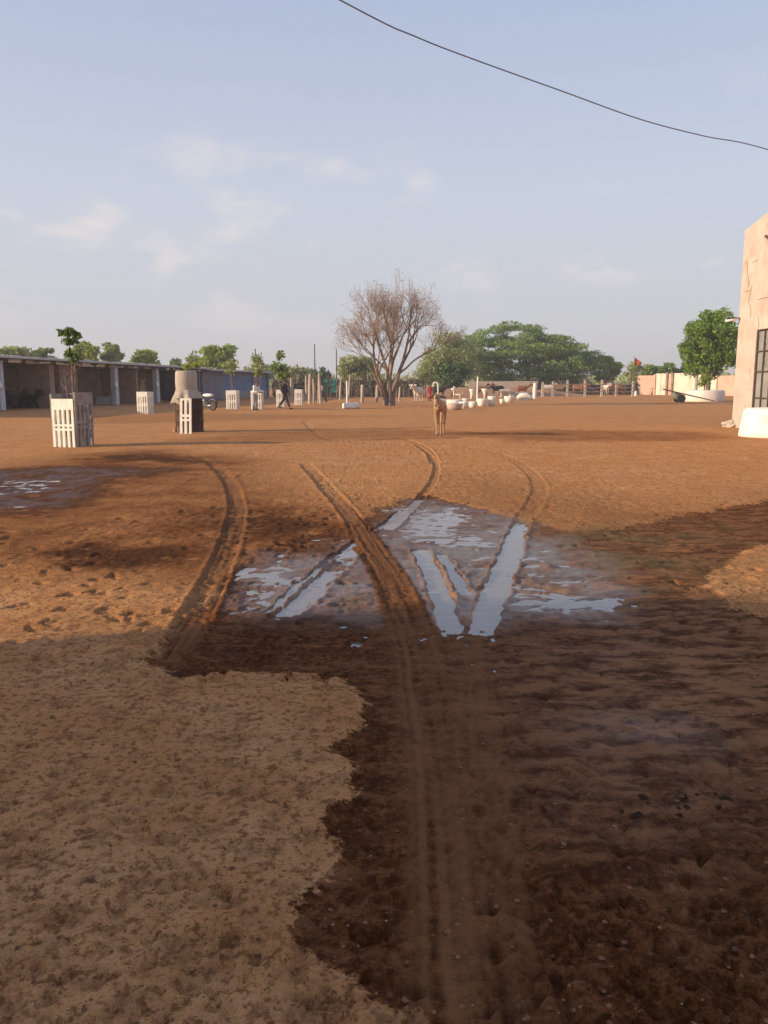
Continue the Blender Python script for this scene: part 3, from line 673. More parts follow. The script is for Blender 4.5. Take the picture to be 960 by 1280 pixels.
tree('leafy_tree', 'tallest bright green tree behind the roof near the blue store', 'tree', 274, 98, 424, 470, 60, 'leaf_bright', 5200, 0.26, BT, seed=8, ncl=30)
tree('leafy_tree', 'faint pale bush beside the tallest tree behind the shed', 'tree', 243, 104, 436, 470, 26, 'leaf_olive', 500, 0.22, BT, seed=9)
tree('leafy_tree', 'low green bush above the roof of the blue store', 'tree', 325, 115, 452, 475, 52, 'leaf_olive', 1600, 0.28, BT, seed=10)
# centre and right trees
tree('leafy_tree', 'pale yellow green tree behind the left of the bare tree', 'tree', 447, 112, 436, 482, 60, 'leaf_olive', 3600, 0.26, seed=12)
tree('leafy_tree', 'low green bush above the stick fence right of the walking man in black', 'tree', 374, 122, 456, 482, 56, 'leaf_olive', 2200, 0.26, seed=13)
tree('leafy_tree', 'dark leafy bush standing right behind the green board', 'tree', 404, 118, 459, 484, 26, 'leaf_dark', 900, 0.26, seed=14)
tree('acacia_tree', 'soft light green feathery tree just right of the bare tree', 'tree', 556, 118, 412, 486, 96, 'leaf_olive', 15000, 0.20, seed=15, ncl=34, droop=0.3, flat=0.7)
tree('acacia_tree', 'huge spreading dark green umbrella shaped thorn tree over the cattle pen', 'tree', 660, 127, 386, 484, 206, 'leaf_acacia', 60000, 0.15, seed=16, ncl=260, rcl=1.55, flat=0.36, skew=0.36, droop=0.35, fork=0.22, r0=0.3, dpt=15, aspect=2.6)
tree('acacia_tree', 'dark low bushy tree behind the hooked pipe', 'tree', 566, 98, 449, 486, 46, 'leaf_dark', 2600, 0.22, seed=17)
tree('leafy_tree', 'bright green round bush at the right end of the big thorn tree', 'tree', 757, 131, 440, 482, 48, 'leaf_bright', 4200, 0.26, seed=18)
tree('leafy_tree', 'hazy far bush behind the flag pole', 'tree', 798, 150, 450, 482, 40, 'leaf_olive', 1500, 0.32, seed=19)
tree('neem_tree', 'dense round green neem tree growing beside the plastered building', 'tree', 884, 74, 383, 474, 84, 'leaf_neem', 17000, 0.15, seed=23, ncl=46, rcl=0.85, flat=0.8, shape='dome', fork=0.2, r0=0.2)
hb = thing('hedge', 'flat topped green hedge running behind the pale boundary wall', 'hedge', at(846, 122))
rg = np.random.default_rng(33); cl = [(x, rg.uniform(-.5, .5), rg.uniform(2.2, 4.6), 0.9, 0.8, 0.7) for x in np.linspace(-4.2, 5.5, 26)]
obj('foliage', leaf_mesh('foliage', clump_points(cl, 5200, rg), 0.24, 2, 0, 3), 'leaf_neem', hb)
mb = MB(); [mb.tube([(x, 0, -.1), (x+.1, 0, 2.6)], [.08, .04], 5) for x in np.linspace(-4, 5, 7)]; obj('stems', mb, 'bark', hb)

# far woodland that closes the horizon
rg = np.random.default_rng(77); cl = []
for _ in range(900):
    a = rg.uniform(-0.62, 0.62); d = rg.uniform(190, 420); k = rg.uniform(1.5, 4.0); cl.append((d*math.sin(a), d*math.cos(a), k*0.55, k*1.6, k, k*0.8))
tag(obj('far_woodland', leaf_mesh('far_woodland', clump_points(cl, 30000, rg, 0.3), 0.9, 1.6, 0, 9), 'leaf_olive'), 'low scrub woodland far behind the yard', kind='stuff')

# bare tree
bt = thing('bare_tree', 'tall spreading nearly leafless tree with several stems in the middle of the yard', 'tree', at(486, 57))
rg_ = random.Random(11); mb = MB(); tw = MB(); tips = []; SCL = (1, .95, .92, .90, .88, .85, .8)
def grow(p, d, l, r, lev, maxlev):
    n = 3; pts = [p]; q = p; l = l*SCL[min(lev, 6)]
    for i in range(n):
        d = (d + Vector((rg_.gauss(0, .10), rg_.gauss(0, .10), rg_.gauss(0.05, .06)))).normalized(); q = q + d*l/n; pts.append(q)
    r2 = r*0.62
    (mb if lev < 3 else tw).tube(pts, [r+(r2-r)*i/n for i in range(n+1)], 6 if lev < 3 else 3, cap=False)
    if lev >= maxlev: tips.append(q); return
    kids = 3 if lev < 2 else rg_.choice((3, 4)) if lev < 4 else 3
    for k in range(kids):
        s = rg_.uniform(0.45, 1.0) if k else 1.0; st = pts[0].lerp(pts[-1], s) if s > 0.66 else pts[2]
        ax = Vector((rg_.gauss(0, 1), rg_.gauss(0, 1), rg_.gauss(0, .5))).normalized(); ang = rg_.uniform(0.35, 0.80) if k else rg_.uniform(0.08, 0.30)
        nd = (Matrix.Rotation(ang, 3, d.cross(ax).normalized()) @ d); nd.z += 0.07 if lev > 1 else 0.0; nd.y *= 0.9; nd.normalize()
        grow(st, nd, l*rg_.uniform(0.68, 0.88), r2*rg_.uniform(0.7, 1.0), lev+1, maxlev)
# several stems stand close together, then part
for bx, by, dx, dy, l, r_ in ((-.22, 0, -.22, .05, 2.3, .15), (-.06, .15, -.05, .1, 2.6, .16), (.10, -.05, .04, -.12, 2.4, .15), (.24, .1, .30, .1, 2.5, .18), (-.3, -.15, -.40, -.1, 2.0, .11)):
    s0 = Vector((bx, by, -.2)); mb.tube([s0, s0+Vector((0, 0, .5)), s0+Vector((dx*.2, dy*.2, .9))], [r_*1.5, r_*1.15, r_], 9, cap=False)
    grow(s0+Vector((dx*.2, dy*.2, .80)), Vector((dx, dy, 1)).normalized(), l, r_, 0, 6)
obj('trunk', mb, 'bark_pale', bt, True); obj('twigs', tw, 'twigs', bt)
rgn = np.random.default_rng(5); tp = np.array([list(t_) for t_ in tips]); pts = tp[rgn.integers(0, len(tp), 8000)]+rgn.normal(size=(8000, 3))*0.12
obj('dry_leaves', leaf_mesh('dry_leaves', pts, 0.034, 4.0, 0, 5), 'leaf_dry', bt)
print('BARE', len(tips), len(tw.f), max(t_.z for t_ in tips), min(t_.x for t_ in tips), max(t_.x for t_ in tips))

# ------------------------------------------------------------------ tree guards
GA = R(19)
def guard_panel_mesh(w, h, th=0.045, slots=4, solid_top=0.22):
    bw = w/(2*slots+1); xs_ = [-w/2+bw*i for i in range(2*slots+2)]
    zt = h*(1-solid_top); zm0, zm1, zm2, zm3 = h*0.36, h*0.405, h*0.445, h*0.49
    zs_ = [0, zm0, zm1, zm2, zm3, zt, h]
    return MB().slab(xs_, zs_, lambda i, k: i % 2 == 0 or k in (1, 3, 5), th).mesh('panel')
def tree_guard(loc, label, group, w=0.66, h=1.2, rz=GA-R(180)*0, bright=('whitewash',)*4, hs=None, slots=4):
    # faces: local -y faces the camera side
    o = thing('tree_guard', label, 'tree guard', loc, rz, group); hs = hs or (h,)*4
    for k in range(4):
        p = obj('panel', guard_panel_mesh(w-0.05, hs[k], slots=slots), bright[k], o)
        a = k*math.pi/2; p.rotation_euler = (0, 0, a)
        v = Matrix.Rotation(a, 3, 'Z') @ Vector((0, -w/2, 0)); p.location = (v.x, v.y, -0.03)
        p.rotation_euler[0] = random.uniform(-0.02, 0.02); p.rotation_euler[1] = random.uniform(-0.012, 0.012)
    return o
def guard_at(px_corner, py_base, w, off=0.0):
    c = G(px_corner, py_base); a = R(-64)+GA-R(19); return c - Vector((math.cos(a), math.sin(a), 0))*w/math.sqrt(2)
GG = 'slotted white tree guards in a row across the yard'
# near one
c0 = guard_at(95, 559.5, 0.68)
RZ = R(-19)                   # -y face turned towards (-.33,-.95)
g1 = tree_guard(c0, 'nearest and largest white tree guard, front left, with a leafy sapling inside', GG, 0.68, 1.20, RZ, ('whitewash', 'grey_concrete', 'grey_concrete', 'grey_concrete'), (1.18, 1.33, 1.30, 1.30))  # front panel pale, side and rear panels a darker grey
g1.children[1]['label'] = 'darker grey panel on the right side'
c1 = guard_at(184, 517.5, 0.62); tree_guard(c1, 'white tree guard with bare dry sticks, second from the left', GG, 0.62, 1.14, R(-12))
c3 = guard_at(294, 511.5, 0.66); tree_guard(c3, 'white tree guard in front of the grey lilac end of the painted store', GG, 0.66, 1.15, R(-5))
c4 = guard_at(325, 511.5, 0.62); tree_guard(c4, 'white tree guard with the person in a white shirt beside it', GG, 0.66, 1.15, R(-5))
c5 = guard_at(354, 508.5, 0.56); tree_guard(c5, 'white tree guard partly hidden behind the walking man in black', GG, 0.56, 1.15, R(-4))
c6 = guard_at(376, 506.5, 0.56); tree_guard(c6, 'white tree guard immediately left of the leaning stone posts', GG, 0.56, 1.15, R(-4))

def sapling(loc, top, label, stems, leafc, nleaf, lsize, leafm='leaf_sapling', seed=1, r=0.02, barkm='bark_pale', cat='sapling'):
    o = thing('sapling', label, cat, loc); rg = random.Random(seed); mb = MB(); ends = []
    for k in range(stems):
        a = rg.uniform(0, 6.28); e = Vector((math.cos(a)*0.16, math.sin(a)*0.16, top*rg.uniform(0.72, 0.95)))
        s = Vector((math.cos(a)*0.06, math.sin(a)*0.06, -0.05)); m1 = s.lerp(e, 0.5)+Vector((rg.uniform(-.06, .06), rg.uniform(-.06, .06), 0))
        mb.tube([s, m1, e], [r*1.3, r, r*0.5], 5, cap=False); ends.append(e)
        for j in range(4):
            b_ = m1.lerp(e, rg.uniform(0.3, 1)); t_ = b_+Vector((rg.uniform(-.25, .25), rg.uniform(-.25, .25), rg.uniform(.05, .3))); mb.tube([b_, t_], [r*0.5, r*0.2], 4, cap=False)
    obj('stem', mb, barkm, o, True)
    if nleaf:
        r2 = np.random.default_rng(seed); obj('leaves', leaf_mesh('leaves', clump_points(leafc, nleaf, r2, 0.2), lsize, 1.9, 0.5, seed), leafm, o)
    return o
sapling(c0, 2.5, 'leafy sapling with pale twin stems rising out of the nearest tree guard', 3, [(.0, 0, 2.70, .24, .2, .10), (.02, 0, 2.50, .20, .16, .10), (.2, .05, 2.66, .12, .1, .10), (.06, 0, 2.2, .20, .2, .10), (.14, 0, 2.08, .20, .14, .10)], 190, 0.08, seed=3)
g_ = sapling(c1, 1.9, 'bunch of dry leafless sticks in the second tree guard', 4, [], 0, 0.1, seed=4, r=0.018); 
sapling(c3, 2.6, 'thin sapling with sparse pale leaves before the painted store', 2, [(0, 0, 2.6, .6, .5, .4), (-.2, 0, 2.2, .4, .4, .2)], 150, 0.12, 'leaf_olive', seed=5)
sapling(c4, 2.7, 'sapling with faint olive leaves above the person in a white shirt', 2, [(0, 0, 2.9, .45, .4, .5), (.1, 0, 2.2, .35, .3, .3)], 240, 0.12, 'leaf_olive', seed=6)
sapling(c5, 3.2, 'tall leafy sapling above the walking man in black', 3, [(0.0, 0, 3.35, .3, .3, .35), (-.1, 0, 2.6, .65, .5, .35), (.15, 0, 2.1, .55, .5, .3)], 420, 0.15, 'leaf_acacia', seed=7)

# broken guard, dark drum, sack covered bin
cd = G(232.5, 541.5)
dm = thing('iron_drum', 'dark brown iron drum standing behind a narrow white lattice panel', 'drum', cd+Vector((0, 0.5, 0)))
obj('drum_shell', MB().lathe([(0.44, -0.02), (0.45, 0.02), (0.43, 0.06), (0.43, 0.34), (0.45, 0.37), (0.43, 0.40), (0.43, 0.68), (0.45, 0.71), (0.43, 0.74), (0.43, 1.03), (0.45, 1.06)], 28), 'brown_drum', dm, True)
obj('drum_top', MB().lathe([(0.43, 1.02), (0.43, 1.045), (0.2, 1.05)], 24), 'brown_drum', dm)
bn = thing('covered_bin', 'tall beige sack wrapped bin standing on the dark iron drum', 'bin', cd+Vector((-0.05, 0.5, 1.06)))
obj('bin_body', MB().lathe([(0.30, 0.0), (0.33, 0.25), (0.335, 0.5), (0.325, 0.80), (0.30, 0.84), (0.25, 0.845)], 26, wob=0.015), 'sackcloth', bn, True)
sk = MB(); n = 36
for i, (rr_, zz) in enumerate(((0.338, 0.26), (0.35, 0.15), (0.39, 0.02), (0.43, -0.10))):
    for k in range(n):
        a = 2*math.pi*k/n; w_ = 0.03*i*math.sin(a*5+1)+0.02*i*math.sin(a*9); hem = (0.11*math.sin(a*2.0+2.3)+0.05*math.sin(a*5)) if i == 3 else 0
        sk.v.append(((rr_+w_)*math.cos(a), (rr_+w_)*math.sin(a), zz+hem))
for i in range(3):
    for k in range(n): sk.f.append((i*n+k, (i+1)*n+k, (i+1)*n+(k+1) % n, i*n+(k+1) % n))
o = obj('drape', sk, 'sackcloth', bn, True); s_ = o.modifiers.new('thick', 'SOLIDIFY'); s_.thickness = 0.015
sapling(cd+Vector((0.1, 1.3, 0)), 2.1, 'sparse leaf tuft showing above the sack wrapped bin', 2, [(-.1, 0, 2.1, .3, .2, .1), (-.35, 0, 2.05, .15, .15, .08)], 70, 0.09, 'leaf_bright', seed=9)
lp = thing('lattice_panel', 'narrow white concrete lattice panel leaning on the dark drum', 'panel', G(232, 543), R(-8))
w_ = 0.36; bw = w_/5; xs_ = [-w_/2+bw*i for i in range(6)]
o = obj('panel', MB().slab(xs_, [0, .40, .46, .52, .60, 1.02, 1.08], lambda i, k: i % 2 == 0 or k in (1, 3, 5), 0.05), 'whitewash', lp); o.rotation_euler = (R(-5), 0, 0)
for i, px in enumerate((218, 223.5, 228)):
    p_ = G(px, 541); b_ = bevel(obj('broken_brick', MB().box((0, 0, .07), (.09, .08, .20), rz=.3*i, taper=.8), 'orange_brick', loc=p_), 0.012); tag(b_, ['leftmost of the three broken orange stubs at the foot of the dark drum', 'middle of the three broken orange stubs at the foot of the dark drum', 'right one of the three broken orange stubs, touching the lattice panel'][i], 'brick', 'broken orange stubs in front of the drum')

# motorcycle behind the drum
mc = thing('motorcycle', 'parked motorcycle with a pale cover, half hidden behind the drum', 'motorcycle', G(256, 513), R(150))
for xw in (-0.62, 0.62):
    wh = obj('wheel', MB().lathe([(0.22, -.04), (0.28, -.045), (0.30, 0), (0.28, .045), (0.22, .04)], 22, closed=False), 'rubber', mc, True, loc=(xw, 0, .29)); wh.rotation_euler = (R(90), 0, 0)
    obj('rim', MB().lathe([(0.225, -.03), (0.215, 0), (0.225, .03)], 22, closed=False), 'chrome', wh)
    sp_ = MB(); [sp_.tube([(0, 0, 0), (.22*math.cos(a), .22*math.sin(a), 0)], .006, 4) for a in np.linspace(0, 6.28, 11)[:-1]]; obj('spokes', sp_, 'chrome', wh)
    fd = MB(); pts = [(xw+.34*math.cos(a), 0, .29+.34*math.sin(a)) for a in np.linspace(R(20), R(160), 8)]; fd.tube(pts, .055, 6); obj('mudguard', fd, 'black_paint', mc, True)
obj('frame', MB().tube([(.62, 0, .29), (.42, 0, .85), (0, 0, .72), (-.2, 0, .4), (.2, 0, .3), (.42, 0, .85)], .025, 6).tube([(-.62, 0, .29), (-.2, 0, .4)], .025, 6), 'black_paint', mc, True)
obj('fuel_tank', MB().ball((.15, 0, .82), (.28, .14, .13)), 'black_paint', mc, True)
obj('engine', MB().lathe([(.12, -.14), (.14, -.1), (.14, .1), (.12, .14)], 14, c=(.05, 0, .42)).box((.05, 0, .55), (.16, .2, .2)), 'chrome', mc)
obj('cover', MB().ball((-.28, 0, .86), (.42, .17, .11)), 'white_plastic', mc, True)
obj('handlebar', MB().tube([(.36, -.34, .98), (.42, -.12, 1.02), (.42, .12, 1.02), (.36, .34, .98)], .014, 6), 'chrome', mc, True)
obj('headlight', MB().ball((.52, 0, .9), (.08, .09, .09)), 'chrome', mc, True)
obj('exhaust', MB().tube([(0, .16, .3), (-.5, .17, .28), (-.75, .17, .33)], [.025, .04, .045], 8), 'chrome', mc, True)

# ------------------------------------------------------------------ bodies
DG = bpy.context.evaluated_depsgraph_get
def fuse(mb, voxel, name, smooth=True, it=4):
    me = mb.mesh(name); o = bpy.data.objects.new('temp', me); COL.objects.link(o)
    r = o.modifiers.new('r', 'REMESH'); r.mode = 'VOXEL'; r.voxel_size = voxel; r.use_smooth_shade = True
    s = o.modifiers.new('s', 'SMOOTH'); s.iterations = it; s.factor = 0.5
    dg = bpy.context.evaluated_depsgraph_get(); m2 = bpy.data.meshes.new_from_object(o.evaluated_get(dg)); m2.name = name
    bpy.data.objects.remove(o); m2.polygons.foreach_set('use_smooth', [True]*len(m2.polygons)); return m2
def hand(mb, w, d, side):
    d = Vector(d).normalized(); s = Vector((0, side, 0)).cross(d); s = Vector((1, 0, 0)) if s.length < .1 else s.normalized(); n = d.cross(s)
    mb.tube([w, w+d*0.09], [0.026, 0.034], 8)
    for k, l in enumerate((.065, .075, .072, .055)):
        b_ = w+d*0.085+s*(k-1.5)*0.019; mb.tube([b_, b_+d*l*0.5+n*.004, b_+d*l+n*0.02*side], [.0095, .009, .007], 6)
    mb.tube([w+d*0.03-s*0.025, w+d*0.06-s*0.05, w+d*0.095-s*0.055], [.012, .010, .008], 6)
def person(label, loc, rz, top, bottom, pose, sleeves=True, hgt_=1.7, group=None, extra=None):
    """pose: dict of joints in metres for a 1.7 m figure facing -y"""
    J = {k: Vector(v) for k, v in pose.items()}; s = hgt_/1.7
    o = thing('person', label, 'person', loc, rz, group); o.scale = (s, s, s)
    pv, ch, nk, hd = J['pelvis'], J['chest'], J['neck'], J['head']
    b = MB(); b.tube([pv-Vector((0, 0, .05)), pv+Vector((0, 0, .08)), pv.lerp(ch, .5), ch, nk-Vector((0, 0, .05))], [.13, .125, .12, .14, .09], 12)
    b.tube([nk-Vector((0, 0, .06)), hd], [.055, .055], 8); f = Vector((0, -1, 0)) if 'face' not in J else J['face'].normalized()
    b.ball(hd+Vector((0, 0, .03)), (.078, .095, .115), 14, 10); b.ball(hd+f*.095+Vector((0, 0, .02)), (.016, .022, .03), 6, 5)
    sd = Vector((0, 0, 1)).cross(f)
    for k in (-1, 1): b.ball(hd+sd*k*.08+Vector((0, 0, .02)), (.015, .022, .032), 6, 5)
    b.ball(hd+f*.07-Vector((0, 0, .045)), (.04, .03, .02), 6, 5)
    sh_ = {}
    for k, nm in ((-1, 'r'), (1, 'l')):
        shd = ch+Vector((k*.185, 0, .10)); sh_[k] = shd; el, wr = J['el_'+nm], J['wr_'+nm]
        b.tube([ch+Vector((k*.08, 0, .1)), shd, shd.lerp(el, .5), el, el.lerp(wr, .4), wr], [.075, .06, .05, .04, .038, .026], 10); hand(b, wr, wr-el, k)
        hp = pv+Vector((k*.09, 0, -.02)); kn, an = J['kn_'+nm], J['an_'+nm]
        b.tube([hp, hp.lerp(kn, .5), kn, kn.lerp(an, .35), an], [.095, .08, .058, .056, .036], 10)
        b.tube([an-Vector((0, -.03, .03)), an+Vector((0, -.05, -.04)), an+Vector((0, -.16, -.055))], [.04, .038, .028], 8)
    obj('body', fuse(b, 0.011, 'body', it=2), 'skin', o)
    h = MB().ball(hd+Vector((0, .012, .055))-f*.012, (.088, .10, .10), 12, 8); obj('hair', h, 'hair', o, True)
    for k in (-1, 1): obj('eye', MB().ball(hd+sd*k*.03+f*.088+Vector((0, 0, .035)), .011, 6, 5), 'horn', o)
    t_ = MB(); t_.tube([pv-Vector((0, 0, .08)), pv+Vector((0, 0, .06)), pv.lerp(ch, .5), ch, nk-Vector((0, 0, .05))], [.155, .155, .14, .16, .085], 14)
    for k, nm in ((-1, 'r'), (1, 'l')):
        el, wr = J['el_'+nm], J['wr_'+nm]; e2 = el.lerp(wr, .75) if sleeves else el.lerp(sh_[k], .15)
        t_.tube([ch+Vector((k*.08, 0, .1)), sh_[k], sh_[k].lerp(el, .5)]+([el, e2] if sleeves else [e2]), [.085, .075, .066]+([.058, .05] if sleeves else [.06]), 10)
    obj('shirt', fuse(t_, 0.016, 'shirt', it=3), top, o)
    q = MB()
    for k, nm in ((-1, 'r'), (1, 'l')):
        hp = pv+Vector((k*.09, 0, -.02)); kn, an = J['kn_'+nm], J['an_'+nm]
        q.tube([pv+Vector((0, 0, .04)), hp, hp.lerp(kn, .5), kn, kn.lerp(an, .5), an.lerp(kn, .12)], [.13, .112, .098, .078, .07, .058], 10)
    if extra == 'skirt': q.tube([pv+Vector((0, 0, .05)), pv-Vector((0, 0, .3)), pv-Vector((0, 0, .75))], [.15, .19, .25], 14)
    obj('trousers' if extra != 'skirt' else 'skirt', fuse(q, 0.016, 'trousers', it=3), bottom, o)
    for nm in 'rl':
        an = J['an_'+nm]; obj('shoe', MB().ball(an+Vector((0, -.07, -.055)), (.048, .14, .04)), 'rubber', o, True)
    return o
STAND = dict(pelvis=(0, 0, .95), chest=(0, 0, 1.27), neck=(0, .01, 1.48), head=(0, -.01, 1.58), el_r=(-.24, .03, 1.10), wr_r=(-.25, -.05, .86), el_l=(.24, .03, 1.10), wr_l=(.25, -.05, .86), kn_r=(-.10, -.01, .5), an_r=(-.11, .02, .09), kn_l=(.10, -.01, .5), an_l=(.11, .02, .09))
WALK = dict(STAND, chest=(0, -.03, 1.27), neck=(0, -.05, 1.48), head=(0, -.08, 1.57), kn_r=(-.09, -.17, .52), an_r=(-.10, -.32, .10), kn_l=(.09, .10, .51), an_l=(.10, .38, .16), el_r=(-.23, .13, 1.09), wr_r=(-.22, .02, .87), el_l=(.23, -.08, 1.09), wr_l=(.22, -.22, .90))
LEAN = dict(STAND, chest=(0, -.10, 1.25), neck=(0, -.17, 1.45), head=(0, -.22, 1.54), el_r=(-.24, -.16, 1.05), wr_r=(-.16, -.38, 1.02), el_l=(.24, -.16, 1.05), wr_l=(.18, -.38, 1.0))
person('person in a white shirt leaning beside a white tree guard', G(319, 512.5), R(60), 'cloth_white', 'cloth_grey', LEAN, hgt_=1.72)
person('person in all black clothes striding past the tree guards', G(356, 511.5), R(80), 'cloth_dark', 'cloth_dark', WALK, hgt_=1.80)
person('person in a pale shirt and dark trousers walking before the green board', G(403, 503.5), R(-70), 'cloth_grey', 'cloth_dark', WALK, hgt_=1.62)
person('person wrapped in red cloth standing beside the pale cow', G(537, 501), R(30), 'cloth_red', 'cloth_red', STAND, hgt_=1.5, extra='skirt')
person('person in a brown shirt beside the leaning stone posts', G(395, 500), R(20), 'cloth_brown', 'cloth_grey', STAND, hgt_=1.6)
person('person in faded brown clothes standing right of the green board', G(424, 498), R(-30), 'cloth_brown', 'cloth_brown', STAND, hgt_=1.6)

def cow(label, loc, rz, hide, s=1.0, calf=False, lying=False, cat='cow', group=None, head=None, voxel=0.022, horns=True, alert=False):
    """standing figure about 1.35 m at the withers, facing -y"""
    name = 'calf' if calf else 'cow'; o = thing(name, label, cat, loc, rz, group); o.scale = (s, s, s); b = MB()
    leg = 0.92 if calf else 0.78; bd = 0.8 if calf else 1.0
    dz = (-leg+0.32) if lying else 0
    zb = leg+0.18
    b.tube([(0, -.62, zb+.04+dz), (0, -.5, zb+.02+dz), (0, -.2, zb-.03+dz), (0, .15, zb-.02+dz), (0, .48, zb+.05+dz), (0, .66, zb+.06+dz)], [.17*bd, .25*bd, .29*bd, .30*bd, .25*bd, .15*bd], 16)
    b.ball((0, -.42, zb+.20+dz), (.11*bd, .2, .14*bd), 10, 7)
    nk = Vector((0, -.62, zb+.12+dz)); hd = Vector(head) if head else Vector((0, -1.12, zb+.42)); hd = hd+Vector((0, 0, dz*.8 if lying else 0))
    b.tube([Vector((0, -.45, zb+.05+dz)), nk, nk.lerp(hd, .55), hd], [.22*bd, .19*bd, .14*bd, .11], 12)
    b.tube([nk+Vector((0, .02, -.16)), nk.lerp(hd, .6)+Vector((0, 0, -.13))], [.08, .04], 8)
    fd = Vector((0, -1, -.75)) if not alert else Vector((0, -1, -.35)); fd.normalize()
    b.tube([hd+Vector((0, .03, .03)), hd+fd*.14, hd+fd*.30, hd+fd*.40], [.115, .10, .075, .068], 12)
    b.ball(hd+fd*.42, (.075, .06, .055), 10, 7)
    hoofs = []
    if not lying:
        for k in (-1, 1):
            x = k*.13*bd; fx = x*0.75
            b.tube([(x, -.42, zb-.02), (x*1.02, -.45, zb-.30), (fx, -.44, leg*.50), (fx, -.45, leg*.28), (fx, -.44, .06)], [.12*bd, .09*bd, .050, .036, .040], 9)
            yh = k*.04
            b.tube([(x, .48, zb+.02), (x*1.1, .42, zb-.28), (x, .50, leg*.58), (x*.95, .60, leg*.47), (x*.95, .55, leg*.25), (x*.95, .52+yh, .06)], [.16*bd, .13*bd, .065, .050, .036, .040], 9)
            hoofs += [(fx, -.455, .03), (x*.95, .51+yh, .03)]
    else:
        for k in (-1, 1):
            b.tube([(k*.16, -.42, .3), (k*.24, -.55, .14), (k*.2, -.75, .07), (k*.12, -.55, .05)], [.12, .08, .05, .04], 8)
            b.tube([(k*.18, .45, .3), (k*.34, .3, .18), (k*.36, .05, .08), (k*.3, .3, .05)], [.15, .12, .06, .04], 8)
    b.tube([(0, .68, zb+.16+dz), (0, .76, zb-.0+dz), (0, .77, max(zb-.35+dz, .12))], [.035, .025, .015], 6)
    obj('body', fuse(b, voxel*0.7 if calf else voxel, 'body'), hide, o)
    if calf: obj('poll_hair', MB().ball(hd+Vector((0, .02, .085)), (.10, .10, .05), 10, 6).ball(hd+fd*.16+Vector((0, -.03, .06)), (.06, .05, .11), 8, 6), 'hide_brown', o, True)
    for k in (-1, 1):
        e = MB(); c = hd+Vector((k*.11, .04, .05)); pts = [c, c+Vector((k*.10, .01, -.005)), c+Vector((k*.20, .02, -.03)), c+Vector((k*.25, .02, -.05))]
        e.tube(pts, [.028, .058, .048, .010], 8); e.v = [(x, (y-c.y)*.4+c.y, z) for x, y, z in e.v]; obj('ear', e, hide if not calf else 'hide_brown', o, True)
        obj('eye', MB().ball(hd+Vector((k*.088, 0, 0))+fd*.10+Vector((0, 0, .03)), .02, 7, 5), 'horn', o)
        if horns and not calf: obj('horn', MB().tube([hd+Vector((k*.07, .04, .09)), hd+Vector((k*.16, .04, .16)), hd+Vector((k*.17, .02, .30))], [.03, .022, .008], 7), 'horn', o, True)
    for h in hoofs: obj('hoof', MB().lathe([(.052, -.04), (.048, .0), (.042, .045)], 10, c=h), 'horn', o, True)
    obj('tail_tuft', MB().ball((0, .775, max(zb-.42+dz, .14)), (.03, .03, .10), 7, 6), 'horn' if not calf else 'hide_brown', o, True)
    obj('nose', MB().ball(hd+fd*.465, (.05, .025, .035), 8, 5), 'horn', o, True)
    return o
cow('light brown calf standing in the open yard facing the camera', G(551, 546)+Vector((0, .42, 0)), R(-9), 'hide_calf', 0.77, calf=True, cat='calf', head=(-.07, -.74, 1.44), voxel=.02)
SC = 'cattle resting inside the shed'
for i, (x, y, rz, lb) in enumerate(((1.6, 1.6, 80, 'dark cow lying in the first shed bay nearest the leftmost post'), (3.1, 1.9, 110, 'dark cow lying in the middle of the first shed bay'), (4.6, 1.5, 75, 'dark cow lying in the first shed bay nearest the brick pier'))):
    cow(lb, sh(x, y), UA-R(90)+R(rz)-R(90)*0, 'hide_dark', 1.05, lying=True, group=SC)
cow('pale cow with dark ears standing left of the person in red', G(523, 503)+Vector((0, 0, 0)), R(-28), 'hide_white', 1.0)
cow('black cow standing right behind the person in red', G(548, 499), R(95), 'hide_dark', 1.0)
PC = 'cattle in the pen under the big thorn tree'
for px, py, rz, hd_, lb in ((722, 494, 80, 'hide_red', 'red brown cow in the middle of the pen showing its side'), (772, 494, -85, 'hide_red', 'red brown cow at the right of the pen near the flag pole'), (700, 494.5, 40, 'hide_brown', 'dark brown cow behind the left pen posts'),
                        (745, 493.5, -60, 'hide_dark', 'black cow between the two red brown cows in the pen'), (786, 493.5, 100, 'hide_dark', 'black cow at the far right end of the pen'), (684, 493.5, 85, 'hide_white', 'pale cow at the far left end of the pen'), (757, 494, 10, 'hide_white', 'pale cow seen head on in the right half of the pen')):
    cow(lb, G(px, py), R(rz), hd_, 1.1, group=PC, voxel=.03)

# ------------------------------------------------------------------ pen fence, stick fence, posts
pf = thing('pen_fence', 'rough stone post fence of the cattle pen under the thorn tree', 'fence', G(735, 495.5))
o_ = G(735, 495.5); rg = random.Random(3); prev = None
for i, px in enumerate((678, 691, 709, 731, 752, 770, 791)):
    p_ = G(px, 495.8)-o_; hh = rg.uniform(1.7, 2.1)
    bevel(obj('post', MB().box((0, 0, hh/2-.05), (.30, .24, hh), rz=rg.uniform(-.3, .3), taper=.85).jitter(.02), 'stone_post', pf, loc=p_), 0.03)
    if prev is not None:
        for zz in (.6, 1.05, 1.5): obj('rail', MB().tube([prev+Vector((0, -.14, zz)), prev.lerp(p_, .5)+Vector((0, -.14, zz-.05)), p_+Vector((0, -.14, zz+rg.uniform(-.1, .1)))], .035, 5), 'stick_wood', pf)
    prev = p_
pw = thing('low_mud_wall', 'low pale mud wall along the back of the cattle pen', 'wall', at(730, 128)); obj('wall', MB().box((0, 0, .7), (18, .5, 1.4)).jitter(.08), 'stone_post', pw)

